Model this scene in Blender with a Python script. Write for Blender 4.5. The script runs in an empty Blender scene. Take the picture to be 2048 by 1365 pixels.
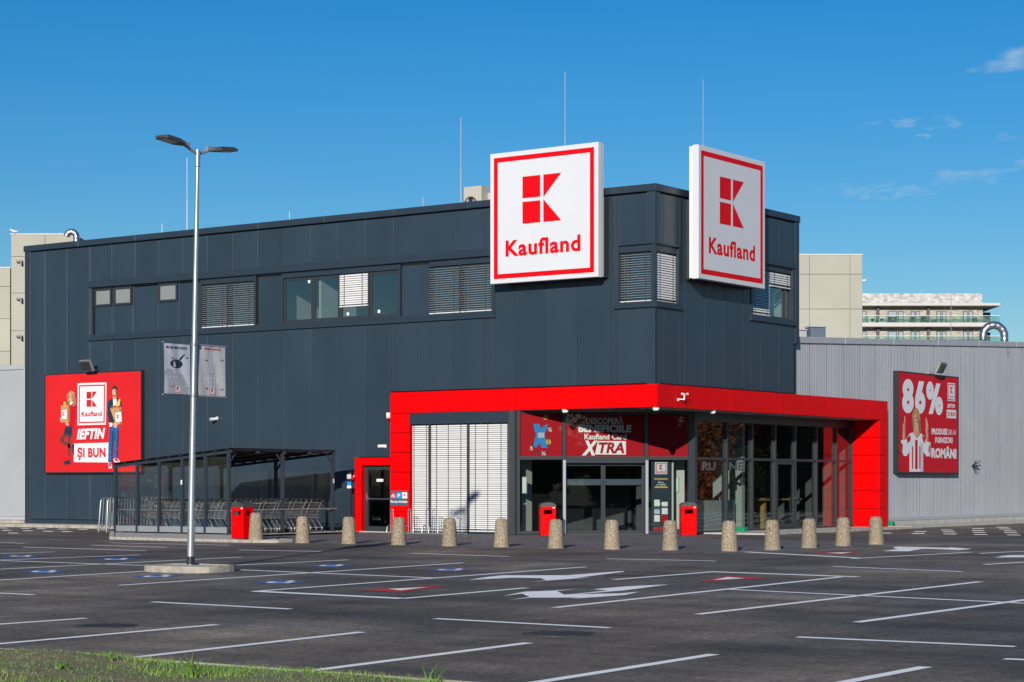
import bpy, bmesh, math, random
from mathutils import Vector, Matrix
random.seed(7)
R = math.radians
scene = bpy.context.scene
COL = scene.collection

# ------------------------------------------------------------------ camera
# World axes follow the store: X along its front (right), Y into it, Z up.
# The origin is the front corner of the red canopy.
F_PX, V_HOR, YAW = 4060.0, 965.0, R(35.45)
CA, SA = math.cos(YAW), math.sin(YAW)
_cy = 60.5
_cx = (1314 - 1024) / F_PX * _cy
CAM = Vector((-_cx * CA + _cy * SA, -_cx * SA - _cy * CA, 1.65))
cam = bpy.data.cameras.new('camera')
cam.sensor_width = 36
cam.lens = F_PX / 2048 * 36
cam.shift_y = (V_HOR - 682.5) / 2048
cam.clip_end = 3000
cam.clip_start = 0.5
camo = bpy.data.objects.new('camera', cam)
camo.location = CAM
camo.rotation_euler = (R(90), 0, YAW)
COL.objects.link(camo)
scene.camera = camo

# ------------------------------------------------------------------ sun and sky
LIGHT = Vector((-0.40, 0.9165, -0.318)).normalized()      # direction the sunlight travels
SUN_EL = math.asin(-LIGHT.z)
SUN_AZ = math.atan2(-LIGHT.x, -LIGHT.y)                  # clockwise from +Y
sun = bpy.data.lights.new('sun', 'SUN')
sun.energy = 4.9
sun.angle = R(0.53)
sun.color = (1.0, 0.935, 0.84)
suno = bpy.data.objects.new('sun', sun)
suno.rotation_euler = LIGHT.to_track_quat('-Z', 'Y').to_euler()
suno.location = (20, -40, 30)
COL.objects.link(suno)

world = bpy.data.worlds.new('World')
scene.world = world
world.use_nodes = True
wn, wl = world.node_tree.nodes, world.node_tree.links
wn.clear()
def wnode(t, **kw):
    n = wn.new(t)
    for k, v in kw.items():
        if k == 'op': n.operation = v
        else: setattr(n, k, v)
    return n
sky = wnode('ShaderNodeTexSky')
sky.sky_type = 'NISHITA'
sky.sun_disc = False
sky.sun_elevation = SUN_EL
sky.sun_rotation = SUN_AZ
sky.altitude = 60
sky.air_density = 1.15
sky.dust_density = 0.0
sky.ozone_density = 6.0
hsv = wnode('ShaderNodeHueSaturation')
hsv.inputs['Saturation'].default_value = 1.27
hsv.inputs['Value'].default_value = 1.0
wl.new(sky.outputs[0], hsv.inputs['Color'])
tint = wnode('ShaderNodeMix'); tint.data_type = 'RGBA'; tint.blend_type = 'MULTIPLY'; tint.inputs['Factor'].default_value = 1
wl.new(hsv.outputs[0], tint.inputs[6]); tint.inputs[7].default_value = (.70, .69, .71, 1)
tc = wnode('ShaderNodeTexCoord')
# thin fair-weather cloud wisps, scattered over the whole sky
def px_dir(u, v):
    x = (u - 1024) / F_PX; z = (V_HOR - v) / F_PX
    return Vector((x * CA - SA, x * SA + CA, z)).normalized()
nz = wnode('ShaderNodeTexNoise'); nz.inputs['Scale'].default_value = 34; nz.inputs['Detail'].default_value = 7
nz.inputs['Roughness'].default_value = 0.62
mp = wnode('ShaderNodeMapping'); mp.inputs['Scale'].default_value = (1, 1, 3.6)
wl.new(tc.outputs['Generated'], mp.inputs['Vector']); wl.new(mp.outputs[0], nz.inputs['Vector'])
wz = wnode('ShaderNodeTexNoise'); wz.inputs['Scale'].default_value = 42; wz.inputs['Detail'].default_value = 6; wl.new(mp.outputs[0], wz.inputs['Vector'])
ws_ = wnode('ShaderNodeVectorMath', op='SUBTRACT'); wl.new(wz.outputs['Color'], ws_.inputs[0]); ws_.inputs[1].default_value = (.5, .5, .5)
wk_ = wnode('ShaderNodeVectorMath', op='MULTIPLY'); wl.new(ws_.outputs[0], wk_.inputs[0]); wk_.inputs[1].default_value = (.05, .05, .018)
warp = wnode('ShaderNodeVectorMath', op='ADD'); wl.new(tc.outputs['Generated'], warp.inputs[0]); wl.new(wk_.outputs[0], warp.inputs[1])
acc = None
CLOUDS = [(2018, 124, 56, 20, -2, 1.0), (1798, 243, 24, 7, -4, .6), (1882, 241, 28, 7, 6, .55), (1864, 273, 18, 6, -5, .6),
          (2010, 279, 24, 9, 0, .42), (1905, 362, 110, 11, 9, .9), (1990, 340, 76, 9, 10, .7), (1715, 372, 56, 8, 5, .5), (1740, 385, 32, 7, 8, .5),
          (1738, 241, 14, 6, 0, .3), (2330, 300, 160, 26, 5, .7), (2650, 160, 190, 30, -4, .6), (3000, 420, 210, 26, 6, .7), (-900, 260, 180, 24, -4, .5)]
for (u, v, ru, rv, tilt, amt) in CLOUDS:
    d = px_dir(u, v)
    side = Vector((d.y, -d.x, 0)).normalized(); up = side.cross(d)
    t = R(tilt)
    e1 = side * math.cos(t) + up * math.sin(t); e2 = -side * math.sin(t) + up * math.cos(t)
    dots = []
    for e, r in ((e1, ru), (e2, rv)):
        s_ = wnode('ShaderNodeVectorMath', op='SUBTRACT'); wl.new(warp.outputs[0], s_.inputs[0]); s_.inputs[1].default_value = d
        m_ = wnode('ShaderNodeVectorMath', op='DOT_PRODUCT'); wl.new(s_.outputs[0], m_.inputs[0]); m_.inputs[1].default_value = e * (F_PX / r)
        q_ = wnode('ShaderNodeMath', op='POWER'); 
        a_ = wnode('ShaderNodeMath', op='ABSOLUTE'); wl.new(m_.outputs['Value'], a_.inputs[0]); wl.new(a_.outputs[0], q_.inputs[0]); q_.inputs[1].default_value = 2
        dots.append(q_)
    s2 = wnode('ShaderNodeMath', op='ADD'); wl.new(dots[0].outputs[0], s2.inputs[0]); wl.new(dots[1].outputs[0], s2.inputs[1])
    mr = wnode('ShaderNodeMapRange'); wl.new(s2.outputs[0], mr.inputs['Value'])
    mr.inputs['From Min'].default_value = 1.5; mr.inputs['From Max'].default_value = 0.0
    mr.inputs['To Min'].default_value = 0.0; mr.inputs['To Max'].default_value = amt
    if acc is None: acc = mr.outputs[0]
    else:
        mx = wnode('ShaderNodeMath', op='MAXIMUM'); wl.new(acc, mx.inputs[0]); wl.new(mr.outputs[0], mx.inputs[1]); acc = mx.outputs[0]
nr = wnode('ShaderNodeMapRange'); wl.new(nz.outputs[0], nr.inputs['Value'])
nr.inputs['From Min'].default_value = 0.36; nr.inputs['From Max'].default_value = 0.74
cm = wnode('ShaderNodeMath', op='MULTIPLY'); wl.new(acc, cm.inputs[0]); wl.new(nr.outputs[0], cm.inputs[1])
# nothing of the clouds in the opposite half of the sphere
mixc = wnode('ShaderNodeMix'); mixc.data_type = 'RGBA'; mixc.clamp_factor = True
wl.new(cm.outputs[0], mixc.inputs['Factor']); wl.new(tint.outputs[2], mixc.inputs[6])
mixc.inputs[7].default_value = (3.4, 4.4, 5.4, 1)
bg = wnode('ShaderNodeBackground'); bg.inputs['Strength'].default_value = 0.117
wl.new(mixc.outputs[2], bg.inputs['Color'])
wo = wnode('ShaderNodeOutputWorld'); wl.new(bg.outputs[0], wo.inputs['Surface'])

scene.view_settings.view_transform = 'Standard'
scene.view_settings.look = 'None'
scene.view_settings.gamma = 1
scene.view_settings.exposure = 0.17
scene.view_settings.use_curve_mapping = False
scene.render.engine = 'CYCLES'
scene.cycles.max_bounces = 8
scene.cycles.transparent_max_bounces = 24
scene.cycles.caustics_reflective = False
scene.cycles.caustics_refractive = False

# ------------------------------------------------------------------ survey helpers (sight line cut with a real plane)
def ray(u, v):
    x = (u - 1024) / F_PX; z = (V_HOR - v) / F_PX
    return Vector((x * CA - SA, x * SA + CA, z))
def onY(u, v, Y):
    d = ray(u, v); return CAM + d * ((Y - CAM.y) / d.y)
def onX(u, v, X):
    d = ray(u, v); return CAM + d * ((X - CAM.x) / d.x)
SLOPE, YFOLD = 0.009, -6.0
def gz(x, y): return SLOPE * min(0.0, y - YFOLD)
def G(u, v, dz=0.0):
    d = ray(u, v)
    P = CAM + d * ((dz - CAM.z) / d.z)
    if P.y >= YFOLD: return P
    t = (dz + SLOPE * (CAM.y - YFOLD) - CAM.z) / (d.z - SLOPE * d.y)
    return CAM + d * t
def atdepth(u, v, D): return CAM + ray(u, v) * D
def xl(u, Y=.2): return onY(u, 700, Y).x
def yr(u, X=-.2): return onX(u, 700, X).y
def zl(u, v, Y=.2): return onY(u, v, Y).z
def zr(u, v, X=-.2): return onX(u, v, X).z

# ------------------------------------------------------------------ materials
MATS = {}
def mat(name, col, rough=.5, metal=0.0, spec=.5, vary=0.0, scale=4.0, bump=0.0, bscale=40.0, rvary=0.0, objvary=0.0, coat=0.0, stretch=None):
    m = bpy.data.materials.new(name); m.use_nodes = True
    n, l = m.node_tree.nodes, m.node_tree.links
    b = n['Principled BSDF']
    b.inputs['Base Color'].default_value = (*col, 1); b.inputs['Roughness'].default_value = rough
    b.inputs['Metallic'].default_value = metal; b.inputs['Specular IOR Level'].default_value = spec
    b.inputs['Coat Weight'].default_value = coat
    tcn = n.new('ShaderNodeTexCoord')
    vec = tcn.outputs['Object']
    if stretch:
        mpn = n.new('ShaderNodeMapping'); mpn.inputs['Scale'].default_value = stretch
        l.new(vec, mpn.inputs['Vector']); vec = mpn.outputs[0]
    if vary or objvary:
        t = n.new('ShaderNodeTexNoise'); t.inputs['Scale'].default_value = scale; t.inputs['Detail'].default_value = 5
        l.new(vec, t.inputs['Vector'])
        mr = n.new('ShaderNodeMapRange'); l.new(t.outputs[0], mr.inputs['Value'])
        mr.inputs['From Min'].default_value = .3; mr.inputs['From Max'].default_value = .7
        mr.inputs['To Min'].default_value = 1 - vary; mr.inputs['To Max'].default_value = 1 + vary
        out = mr.outputs[0]
        if objvary:
            oi = n.new('ShaderNodeObjectInfo'); m2 = n.new('ShaderNodeMapRange'); l.new(oi.outputs['Random'], m2.inputs['Value'])
            m2.inputs['To Min'].default_value = 1 - objvary; m2.inputs['To Max'].default_value = 1 + objvary
            mm = n.new('ShaderNodeMath'); mm.operation = 'MULTIPLY'; l.new(out, mm.inputs[0]); l.new(m2.outputs[0], mm.inputs[1]); out = mm.outputs[0]
        vm = n.new('ShaderNodeVectorMath'); vm.operation = 'SCALE'; vm.inputs[0].default_value = col; l.new(out, vm.inputs['Scale'])
        l.new(vm.outputs[0], b.inputs['Base Color'])
        if rvary:
            m3 = n.new('ShaderNodeMapRange'); l.new(t.outputs[0], m3.inputs['Value'])
            m3.inputs['To Min'].default_value = max(.02, rough - rvary); m3.inputs['To Max'].default_value = min(1, rough + rvary)
            l.new(m3.outputs[0], b.inputs['Roughness'])
    if bump:
        t2 = n.new('ShaderNodeTexNoise'); t2.inputs['Scale'].default_value = bscale; t2.inputs['Detail'].default_value = 4
        l.new(vec, t2.inputs['Vector'])
        bp = n.new('ShaderNodeBump'); bp.inputs['Strength'].default_value = bump; bp.inputs['Distance'].default_value = .02
        l.new(t2.outputs[0], bp.inputs['Height']); l.new(bp.outputs[0], b.inputs['Normal'])
    MATS[name] = m
    return m
def mglass(name, tint, f0=.05, dirt=0.0):
    m = bpy.data.materials.new(name); m.use_nodes = True
    n, l = m.node_tree.nodes, m.node_tree.links; n.clear()
    ge = n.new('ShaderNodeNewGeometry')
    dp = n.new('ShaderNodeVectorMath'); dp.operation = 'DOT_PRODUCT'; l.new(ge.outputs['Incoming'], dp.inputs[0]); l.new(ge.outputs['Normal'], dp.inputs[1])
    ab = n.new('ShaderNodeMath'); ab.operation = 'ABSOLUTE'; l.new(dp.outputs['Value'], ab.inputs[0])
    om = n.new('ShaderNodeMath'); om.operation = 'SUBTRACT'; om.inputs[0].default_value = 1; l.new(ab.outputs[0], om.inputs[1])
    pw = n.new('ShaderNodeMath'); pw.operation = 'POWER'; l.new(om.outputs[0], pw.inputs[0]); pw.inputs[1].default_value = 5
    ma = n.new('ShaderNodeMath'); ma.operation = 'MULTIPLY_ADD'; l.new(pw.outputs[0], ma.inputs[0]); ma.inputs[1].default_value = 1 - f0; ma.inputs[2].default_value = f0
    tr = n.new('ShaderNodeBsdfTransparent'); tr.inputs[0].default_value = (*tint, 1)
    gl = n.new('ShaderNodeBsdfGlossy'); gl.inputs['Roughness'].default_value = .012
    mx = n.new('ShaderNodeMixShader'); l.new(ma.outputs[0], mx.inputs[0]); l.new(tr.outputs[0], mx.inputs[1]); l.new(gl.outputs[0], mx.inputs[2])
    last = mx.outputs[0]
    if dirt:
        df = n.new('ShaderNodeBsdfDiffuse'); df.inputs[0].default_value = (.5, .5, .48, 1)
        nt = n.new('ShaderNodeTexNoise'); nt.inputs['Scale'].default_value = 2.5; nt.inputs['Detail'].default_value = 6
        mr = n.new('ShaderNodeMapRange'); l.new(nt.outputs[0], mr.inputs[0]); mr.inputs[1].default_value = .45; mr.inputs[2].default_value = .8; mr.inputs[4].default_value = dirt
        m2 = n.new('ShaderNodeMixShader'); l.new(mr.outputs[0], m2.inputs[0]); l.new(last, m2.inputs[1]); l.new(df.outputs[0], m2.inputs[2]); last = m2.outputs[0]
    o = n.new('ShaderNodeOutputMaterial'); l.new(last, o.inputs[0])
    MATS[name] = m
    return m

mat('anthracite', (.021, .036, .053), .36, spec=.5, vary=.08, scale=.9, rvary=.10, objvary=.07, bump=.08, bscale=1.1, stretch=(1, 1, .35))
mat('anthracite_trim', (.019, .031, .046), .40, spec=.5, vary=.05, scale=2)
mat('dark_frame', (.026, .032, .038), .38, spec=.5)
mat('core_dark', (.02, .025, .03), .7)
mat('grey_ribbed', (.345, .355, .385), .38, spec=.5, vary=.06, scale=.6, objvary=.035)
mat('grey_cap', (.36, .37, .39), .4, vary=.05)
mat('white_wall', (.335, .345, .37), .45, vary=.05, scale=.5)
mat('red_panel', (.63, .001, .002), .4, spec=.07, vary=.03, scale=1.5, objvary=.02)
mat('sign_white', (.57, .58, .615), .35, vary=.015, scale=1)
mat('sign_red', (.60, .002, .007), .5, spec=.12)
mat('sign_side', (.66, .67, .69), .3, spec=.5)
mat('alu', (.55, .56, .58), .35, metal=.7)
mat('slat', (.62, .62, .615), .42, spec=.4, vary=.03, scale=3)
mat('slat_grey', (.62, .63, .64), .35, spec=.5)
mat('roof_smoke', (.02, .022, .025), .12)
mat('concrete', (.36, .33, .28), .85, vary=.22, scale=3, bump=.25, bscale=30)
mat('concrete_pale', (.44, .42, .38), .85, vary=.15, scale=2, bump=.2, bscale=30)
mat('kerb', (.33, .30, .25), .85, vary=.25, scale=5, bump=.3, bscale=40)
mat('galva', (.36, .39, .41), .42, metal=.7, vary=.12, scale=25, rvary=.1)
mat('galva_dull', (.40, .41, .42), .45, metal=.6, vary=.1, scale=20)
mat('chrome', (.78, .79, .8), .22, metal=.9)
mat('black_metal', (.018, .02, .022), .4)
mat('black_plastic', (.015, .015, .016), .5)
mat('lamp_dark', (.06, .065, .07), .45, metal=.3)
mat('lens', (.55, .55, .5), .25)
mat('plastic_white', (.72, .72, .70), .4)
mat('paper', (.74, .74, .71), .6)
mat('paint_red', (.55, .02, .02), .7, vary=.15, scale=8)
mat('paint_blue', (.02, .14, .42), .7, vary=.15, scale=8)
mat('beige', (.355, .345, .29), .85, vary=.06, scale=.25, objvary=.03)
mat('beige_inner', (.55, .53, .46), .8, vary=.03)
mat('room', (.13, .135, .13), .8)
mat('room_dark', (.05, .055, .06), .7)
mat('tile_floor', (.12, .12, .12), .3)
mat('soffit', (.25, .26, .27), .5)
mat('apt_slab', (.50, .48, .45), .8, vary=.05)
mat('apt_stone', (.36, .32, .28), .9, vary=.35, scale=1.6, stretch=(1, 1, 2.5))
mat('apt_parapet', (.42, .40, .385), .9, vary=.35, scale=1.3, stretch=(1, 1, 2))
mat('apt_frame', (.05, .05, .05), .5)
mat('pier_pale', (.52, .56, .53), .6)
mat('film_white', (.90, .90, .90), .5)
mat('print_skin_dark', (.34, .16, .10), .5, vary=.3, scale=11)
mat('print_blond_dark', (.20, .11, .035), .55, vary=.5, scale=16)
mat('print_tan_dark', (.28, .14, .05), .5, vary=.2, scale=6)
mat('print_denim_dark', (.008, .035, .10), .5, vary=.4, scale=9)
mat('frosted', (.20, .215, .21), .3)
mat('window_far', (.30, .34, .38), .12, spec=.8)
mat('duct', (.34, .36, .39), .34, metal=.9)
mat('vent_blue', (.10, .13, .17), .4)
mat('green_plastic', (.0, .22, .10), .4)
mat('print_red', (.57, .014, .017), .5, spec=.2, vary=.10, scale=.5)
mat('print_red_deep', (.50, .005, .014), .5, spec=.2)
mat('print_white', (.66, .67, .70), .45)
mat('print_blue', (.02, .25, .62), .4)
mat('print_navy', (.014, .026, .05), .45, vary=.6, scale=10)
mat('print_denim', (.02, .09, .24), .5, vary=.45, scale=9)
mat('print_skin', (.58, .32, .21), .5, vary=.28, scale=9)
mat('print_blond', (.40, .25, .10), .55, vary=.5, scale=14)
mat('print_brown', (.035, .018, .012), .55)
mat('print_tights', (.10, .035, .03), .5)
mat('print_tan', (.48, .27, .10), .5, vary=.2, scale=6)
mat('print_gold', (.75, .42, .06), .5)
mat('print_green', (.05, .25, .04), .5)
mat('print_grey', (.33, .34, .38), .5)
mat('print_grey_pale', (.50, .51, .56), .5)
mat('print_grey_warm', (.44, .43, .44), .5)
mat('banner_cloth', (.44, .46, .53), .6, vary=.06, scale=3, bump=.15, bscale=5)
mat('sign_slate', (.06, .08, .11), .5)
mat('rubber', (.02, .02, .02), .7)
mat('bird_white', (.7, .7, .7), .7)
mat('bird_grey', (.25, .26, .28), .7)
mat('iron', (.035, .034, .033), .6, vary=.2, scale=30, bump=.3, bscale=30)
mat('leaf', (.085, .12, .03), .75, spec=.08, objvary=.2, vary=.35, scale=.6)
mat('leaf_rust', (.26, .085, .03), .75, spec=.08, objvary=.1, vary=.35, scale=.6)
mat('bark', (.09, .07, .05), .9, vary=.3, bump=.4)
mglass('glass', (.86, .90, .89), .045)
mglass('glass_side', (.82, .86, .85), .11)
mglass('glass_upper', (.78, .85, .86), .17)
mglass('glass_shelter', (.95, .955, .95), .03, dirt=.02)
mglass('glass_green', (.74, .88, .82), .06, dirt=.22)

# ------------------------------------------------------------------ special materials
def mat_asphalt():
    m = bpy.data.materials.new('asphalt'); m.use_nodes = True
    n, l = m.node_tree.nodes, m.node_tree.links; b = n['Principled BSDF']
    b.inputs['Roughness'].default_value = .82; b.inputs['Specular IOR Level'].default_value = .35
    t = n.new('ShaderNodeTexCoord')
    def noise(sc, det, stretch=None, rough=.6):
        vec = t.outputs['Object']
        if stretch:
            mp_ = n.new('ShaderNodeMapping'); mp_.inputs['Scale'].default_value = stretch; mp_.inputs['Rotation'].default_value = (0, 0, stretch[3] if len(stretch) > 3 else 0) if False else (0, 0, 0)
            l.new(vec, mp_.inputs['Vector']); vec = mp_.outputs[0]
        x = n.new('ShaderNodeTexNoise'); x.inputs['Scale'].default_value = sc; x.inputs['Detail'].default_value = det; x.inputs['Roughness'].default_value = rough
        l.new(vec, x.inputs['Vector']); return x.outputs[0]
    big = noise(.16, 5); mid = noise(.9, 7, (1, .4, 1), .7); fine = noise(26, 5, rough=.8); lanes = noise(.8, 5, (.14, 1, 1), .65); patch = noise(.075, 4); grit = noise(11, 6, rough=.8)
    def rng(o, a, b_, c, d):
        r_ = n.new('ShaderNodeMapRange'); l.new(o, r_.inputs[0])
        for i, v in enumerate((a, b_, c, d)): r_.inputs[i + 1].default_value = v
        return r_.outputs[0]
    def mul(a, b_):
        x = n.new('ShaderNodeMath'); x.operation = 'MULTIPLY'; l.new(a, x.inputs[0]); l.new(b_, x.inputs[1]); return x.outputs[0]
    k = mul(mul(mul(mul(rng(big, .3, .7, .62, 1.36), rng(mid, .3, .7, .58, 1.42)), rng(fine, .3, .7, .55, 1.5)), rng(lanes, .3, .7, .55, 1.42)), rng(grit, .33, .67, .5, 1.55))
    mix = n.new('ShaderNodeMix'); mix.data_type = 'RGBA'
    l.new(rng(patch, .47, .62, 0, 1), mix.inputs['Factor'])
    mix.inputs[6].default_value = (.100, .088, .079, 1); mix.inputs[7].default_value = (.165, .132, .100, 1)
    vm = n.new('ShaderNodeVectorMath'); vm.operation = 'SCALE'; l.new(mix.outputs[2], vm.inputs[0]); l.new(k, vm.inputs['Scale'])
    # dusty bright specks
    vo = n.new('ShaderNodeTexVoronoi'); vo.inputs['Scale'].default_value = 3.2; vo.inputs['Randomness'].default_value = 1
    l.new(t.outputs['Object'], vo.inputs['Vector'])
    sp = rng(vo.outputs['Distance'], .022, .045, .9, 0)
    vm2 = n.new('ShaderNodeMix'); vm2.data_type = 'RGBA'; l.new(sp, vm2.inputs['Factor']); l.new(vm.outputs[0], vm2.inputs[6]); vm2.inputs[7].default_value = (.4, .39, .37, 1)
    l.new(vm2.outputs[2], b.inputs['Base Color'])
    bp = n.new('ShaderNodeBump'); bp.inputs['Strength'].default_value = .55; bp.inputs['Distance'].default_value = .012
    l.new(fine, bp.inputs['Height']); l.new(bp.outputs[0], b.inputs['Normal'])
    MATS['asphalt'] = m
def mat_paver():
    m = bpy.data.materials.new('paver'); m.use_nodes = True
    n, l = m.node_tree.nodes, m.node_tree.links; b = n['Principled BSDF']
    b.inputs['Roughness'].default_value = .7
    t = n.new('ShaderNodeTexCoord')
    br = n.new('ShaderNodeTexBrick'); br.inputs['Scale'].default_value = 1.0
    br.inputs['Color1'].default_value = (.150, .147, .148, 1); br.inputs['Color2'].default_value = (.110, .108, .108, 1); br.inputs['Mortar'].default_value = (.035, .035, .035, 1)
    br.inputs['Mortar Size'].default_value = .012; br.inputs['Brick Width'].default_value = .3; br.inputs['Row Height'].default_value = .2
    l.new(t.outputs['Object'], br.inputs['Vector'])
    nz_ = n.new('ShaderNodeTexNoise'); nz_.inputs['Scale'].default_value = .8; nz_.inputs['Detail'].default_value = 6; l.new(t.outputs['Object'], nz_.inputs['Vector'])
    mr = n.new('ShaderNodeMapRange'); l.new(nz_.outputs[0], mr.inputs[0]); mr.inputs[1].default_value = .3; mr.inputs[2].default_value = .7; mr.inputs[3].default_value = .75; mr.inputs[4].default_value = 1.3
    vm = n.new('ShaderNodeVectorMath'); vm.operation = 'SCALE'; l.new(br.outputs[0], vm.inputs[0]); l.new(mr.outputs[0], vm.inputs['Scale'])
    l.new(vm.outputs[0], b.inputs['Base Color'])
    bp = n.new('ShaderNodeBump'); bp.inputs['Strength'].default_value = .4; bp.inputs['Distance'].default_value = .006
    l.new(br.outputs['Fac'], bp.inputs['Height']); bp.invert = True; l.new(bp.outputs[0], b.inputs['Normal'])
    MATS['paver'] = m
def mat_aggregate():
    m = bpy.data.materials.new('aggregate'); m.use_nodes = True
    n, l = m.node_tree.nodes, m.node_tree.links; b = n['Principled BSDF']
    b.inputs['Roughness'].default_value = .75
    t = n.new('ShaderNodeTexCoord')
    vo = n.new('ShaderNodeTexVoronoi'); vo.inputs['Scale'].default_value = 62; l.new(t.outputs['Object'], vo.inputs['Vector'])
    sep = n.new('ShaderNodeSeparateColor'); l.new(vo.outputs['Color'], sep.inputs[0])
    cr = n.new('ShaderNodeValToRGB'); l.new(sep.outputs[0], cr.inputs[0])
    e = cr.color_ramp.elements; e[0].position = 0; e[0].color = (.15, .115, .08, 1); e[1].position = 1; e[1].color = (.55, .48, .37, 1)
    x = e.new(.3); x.color = (.30, .225, .14, 1); x = e.new(.65); x.color = (.42, .34, .23, 1)
    mr = n.new('ShaderNodeMapRange'); l.new(vo.outputs['Distance'], mr.inputs[0]); mr.inputs[1].default_value = .2; mr.inputs[2].default_value = .75; mr.inputs[3].default_value = 1.0; mr.inputs[4].default_value = .45
    vm = n.new('ShaderNodeVectorMath'); vm.operation = 'SCALE'; l.new(cr.outputs[0], vm.inputs[0]); l.new(mr.outputs[0], vm.inputs['Scale'])
    oi = n.new('ShaderNodeObjectInfo'); m2 = n.new('ShaderNodeMapRange'); l.new(oi.outputs['Random'], m2.inputs[0]); m2.inputs[3].default_value = .9; m2.inputs[4].default_value = 1.1
    v2 = n.new('ShaderNodeVectorMath'); v2.operation = 'SCALE'; l.new(vm.outputs[0], v2.inputs[0]); l.new(m2.outputs[0], v2.inputs['Scale'])
    l.new(v2.outputs[0], b.inputs['Base Color'])
    bp = n.new('ShaderNodeBump'); bp.inputs['Strength'].default_value = .6; bp.inputs['Distance'].default_value = .01; bp.invert = True
    l.new(vo.outputs['Distance'], bp.inputs['Height']); l.new(bp.outputs[0], b.inputs['Normal'])
    MATS['aggregate'] = m
def mat_soil():
    m = bpy.data.materials.new('soil'); m.use_nodes = True
    n, l = m.node_tree.nodes, m.node_tree.links; b = n['Principled BSDF']
    b.inputs['Roughness'].default_value = .95
    t = n.new('ShaderNodeTexCoord')
    nz_ = n.new('ShaderNodeTexNoise'); nz_.inputs['Scale'].default_value = 9; nz_.inputs['Detail'].default_value = 8; nz_.inputs['Roughness'].default_value = .7; l.new(t.outputs['Object'], nz_.inputs['Vector'])
    cr = n.new('ShaderNodeValToRGB'); l.new(nz_.outputs[0], cr.inputs[0])
    e = cr.color_ramp.elements; e[0].position = .3; e[0].color = (.12, .10, .05, 1); e[1].position = .72; e[1].color = (.36, .30, .18, 1)
    x = e.new(.5); x.color = (.22, .185, .09, 1)
    l.new(cr.outputs[0], b.inputs['Base Color'])
    bp = n.new('ShaderNodeBump'); bp.inputs['Strength'].default_value = 1; bp.inputs['Distance'].default_value = .05
    l.new(nz_.outputs[0], bp.inputs['Height']); l.new(bp.outputs[0], b.inputs['Normal'])
    MATS['soil'] = m
def mat_grass():
    m = bpy.data.materials.new('grass'); m.use_nodes = True
    n, l = m.node_tree.nodes, m.node_tree.links; b = n['Principled BSDF']
    b.inputs['Roughness'].default_value = .6
    t = n.new('ShaderNodeTexCoord')
    nz_ = n.new('ShaderNodeTexNoise'); nz_.inputs['Scale'].default_value = 1.6; nz_.inputs['Detail'].default_value = 8; nz_.inputs['Roughness'].default_value = .75; l.new(t.outputs['Object'], nz_.inputs['Vector'])
    cr = n.new('ShaderNodeValToRGB'); l.new(nz_.outputs[0], cr.inputs[0])
    e = cr.color_ramp.elements; e[0].position = .34; e[0].color = (.075, .21, .02, 1); e[1].position = .66; e[1].color = (.30, .28, .10, 1)
    x = e.new(.5); x.color = (.15, .28, .04, 1)
    l.new(cr.outputs[0], b.inputs['Base Color'])
    MATS['grass'] = m
def mat_paint(name, col, wear):
    m = bpy.data.materials.new(name); m.use_nodes = True
    n, l = m.node_tree.nodes, m.node_tree.links; b = n['Principled BSDF']; b.inputs['Roughness'].default_value = .7
    t = n.new('ShaderNodeTexCoord')
    a = n.new('ShaderNodeTexNoise'); a.inputs['Scale'].default_value = 7; a.inputs['Detail'].default_value = 9; a.inputs['Roughness'].default_value = .72; l.new(t.outputs['Object'], a.inputs['Vector'])
    c = n.new('ShaderNodeTexNoise'); c.inputs['Scale'].default_value = .5; c.inputs['Detail'].default_value = 4; l.new(t.outputs['Object'], c.inputs['Vector'])
    ad = n.new('ShaderNodeMath'); ad.operation = 'MULTIPLY_ADD'; l.new(c.outputs[0], ad.inputs[0]); ad.inputs[1].default_value = .45; l.new(a.outputs[0], ad.inputs[2])
    r_ = n.new('ShaderNodeMapRange'); l.new(ad.outputs[0], r_.inputs[0]); r_.inputs[1].default_value = wear; r_.inputs[2].default_value = wear + .12; r_.inputs[4].default_value = .8
    g = n.new('ShaderNodeMapRange'); l.new(a.outputs[0], g.inputs[0]); g.inputs[1].default_value = .3; g.inputs[2].default_value = .7; g.inputs[3].default_value = 1.0; g.inputs[4].default_value = .93
    sc = n.new('ShaderNodeVectorMath'); sc.operation = 'SCALE'; sc.inputs[0].default_value = col; l.new(g.outputs[0], sc.inputs['Scale'])
    mx = n.new('ShaderNodeMix'); mx.data_type = 'RGBA'; l.new(r_.outputs[0], mx.inputs['Factor']); l.new(sc.outputs[0], mx.inputs[6]); mx.inputs[7].default_value = (.10, .09, .08, 1)
    l.new(mx.outputs[2], b.inputs['Base Color']); MATS[name] = m
mat_paint('paint_white', (.98, .95, .91), .88)
mat_asphalt(); mat_paver(); mat_aggregate(); mat_soil(); mat_grass()

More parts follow.
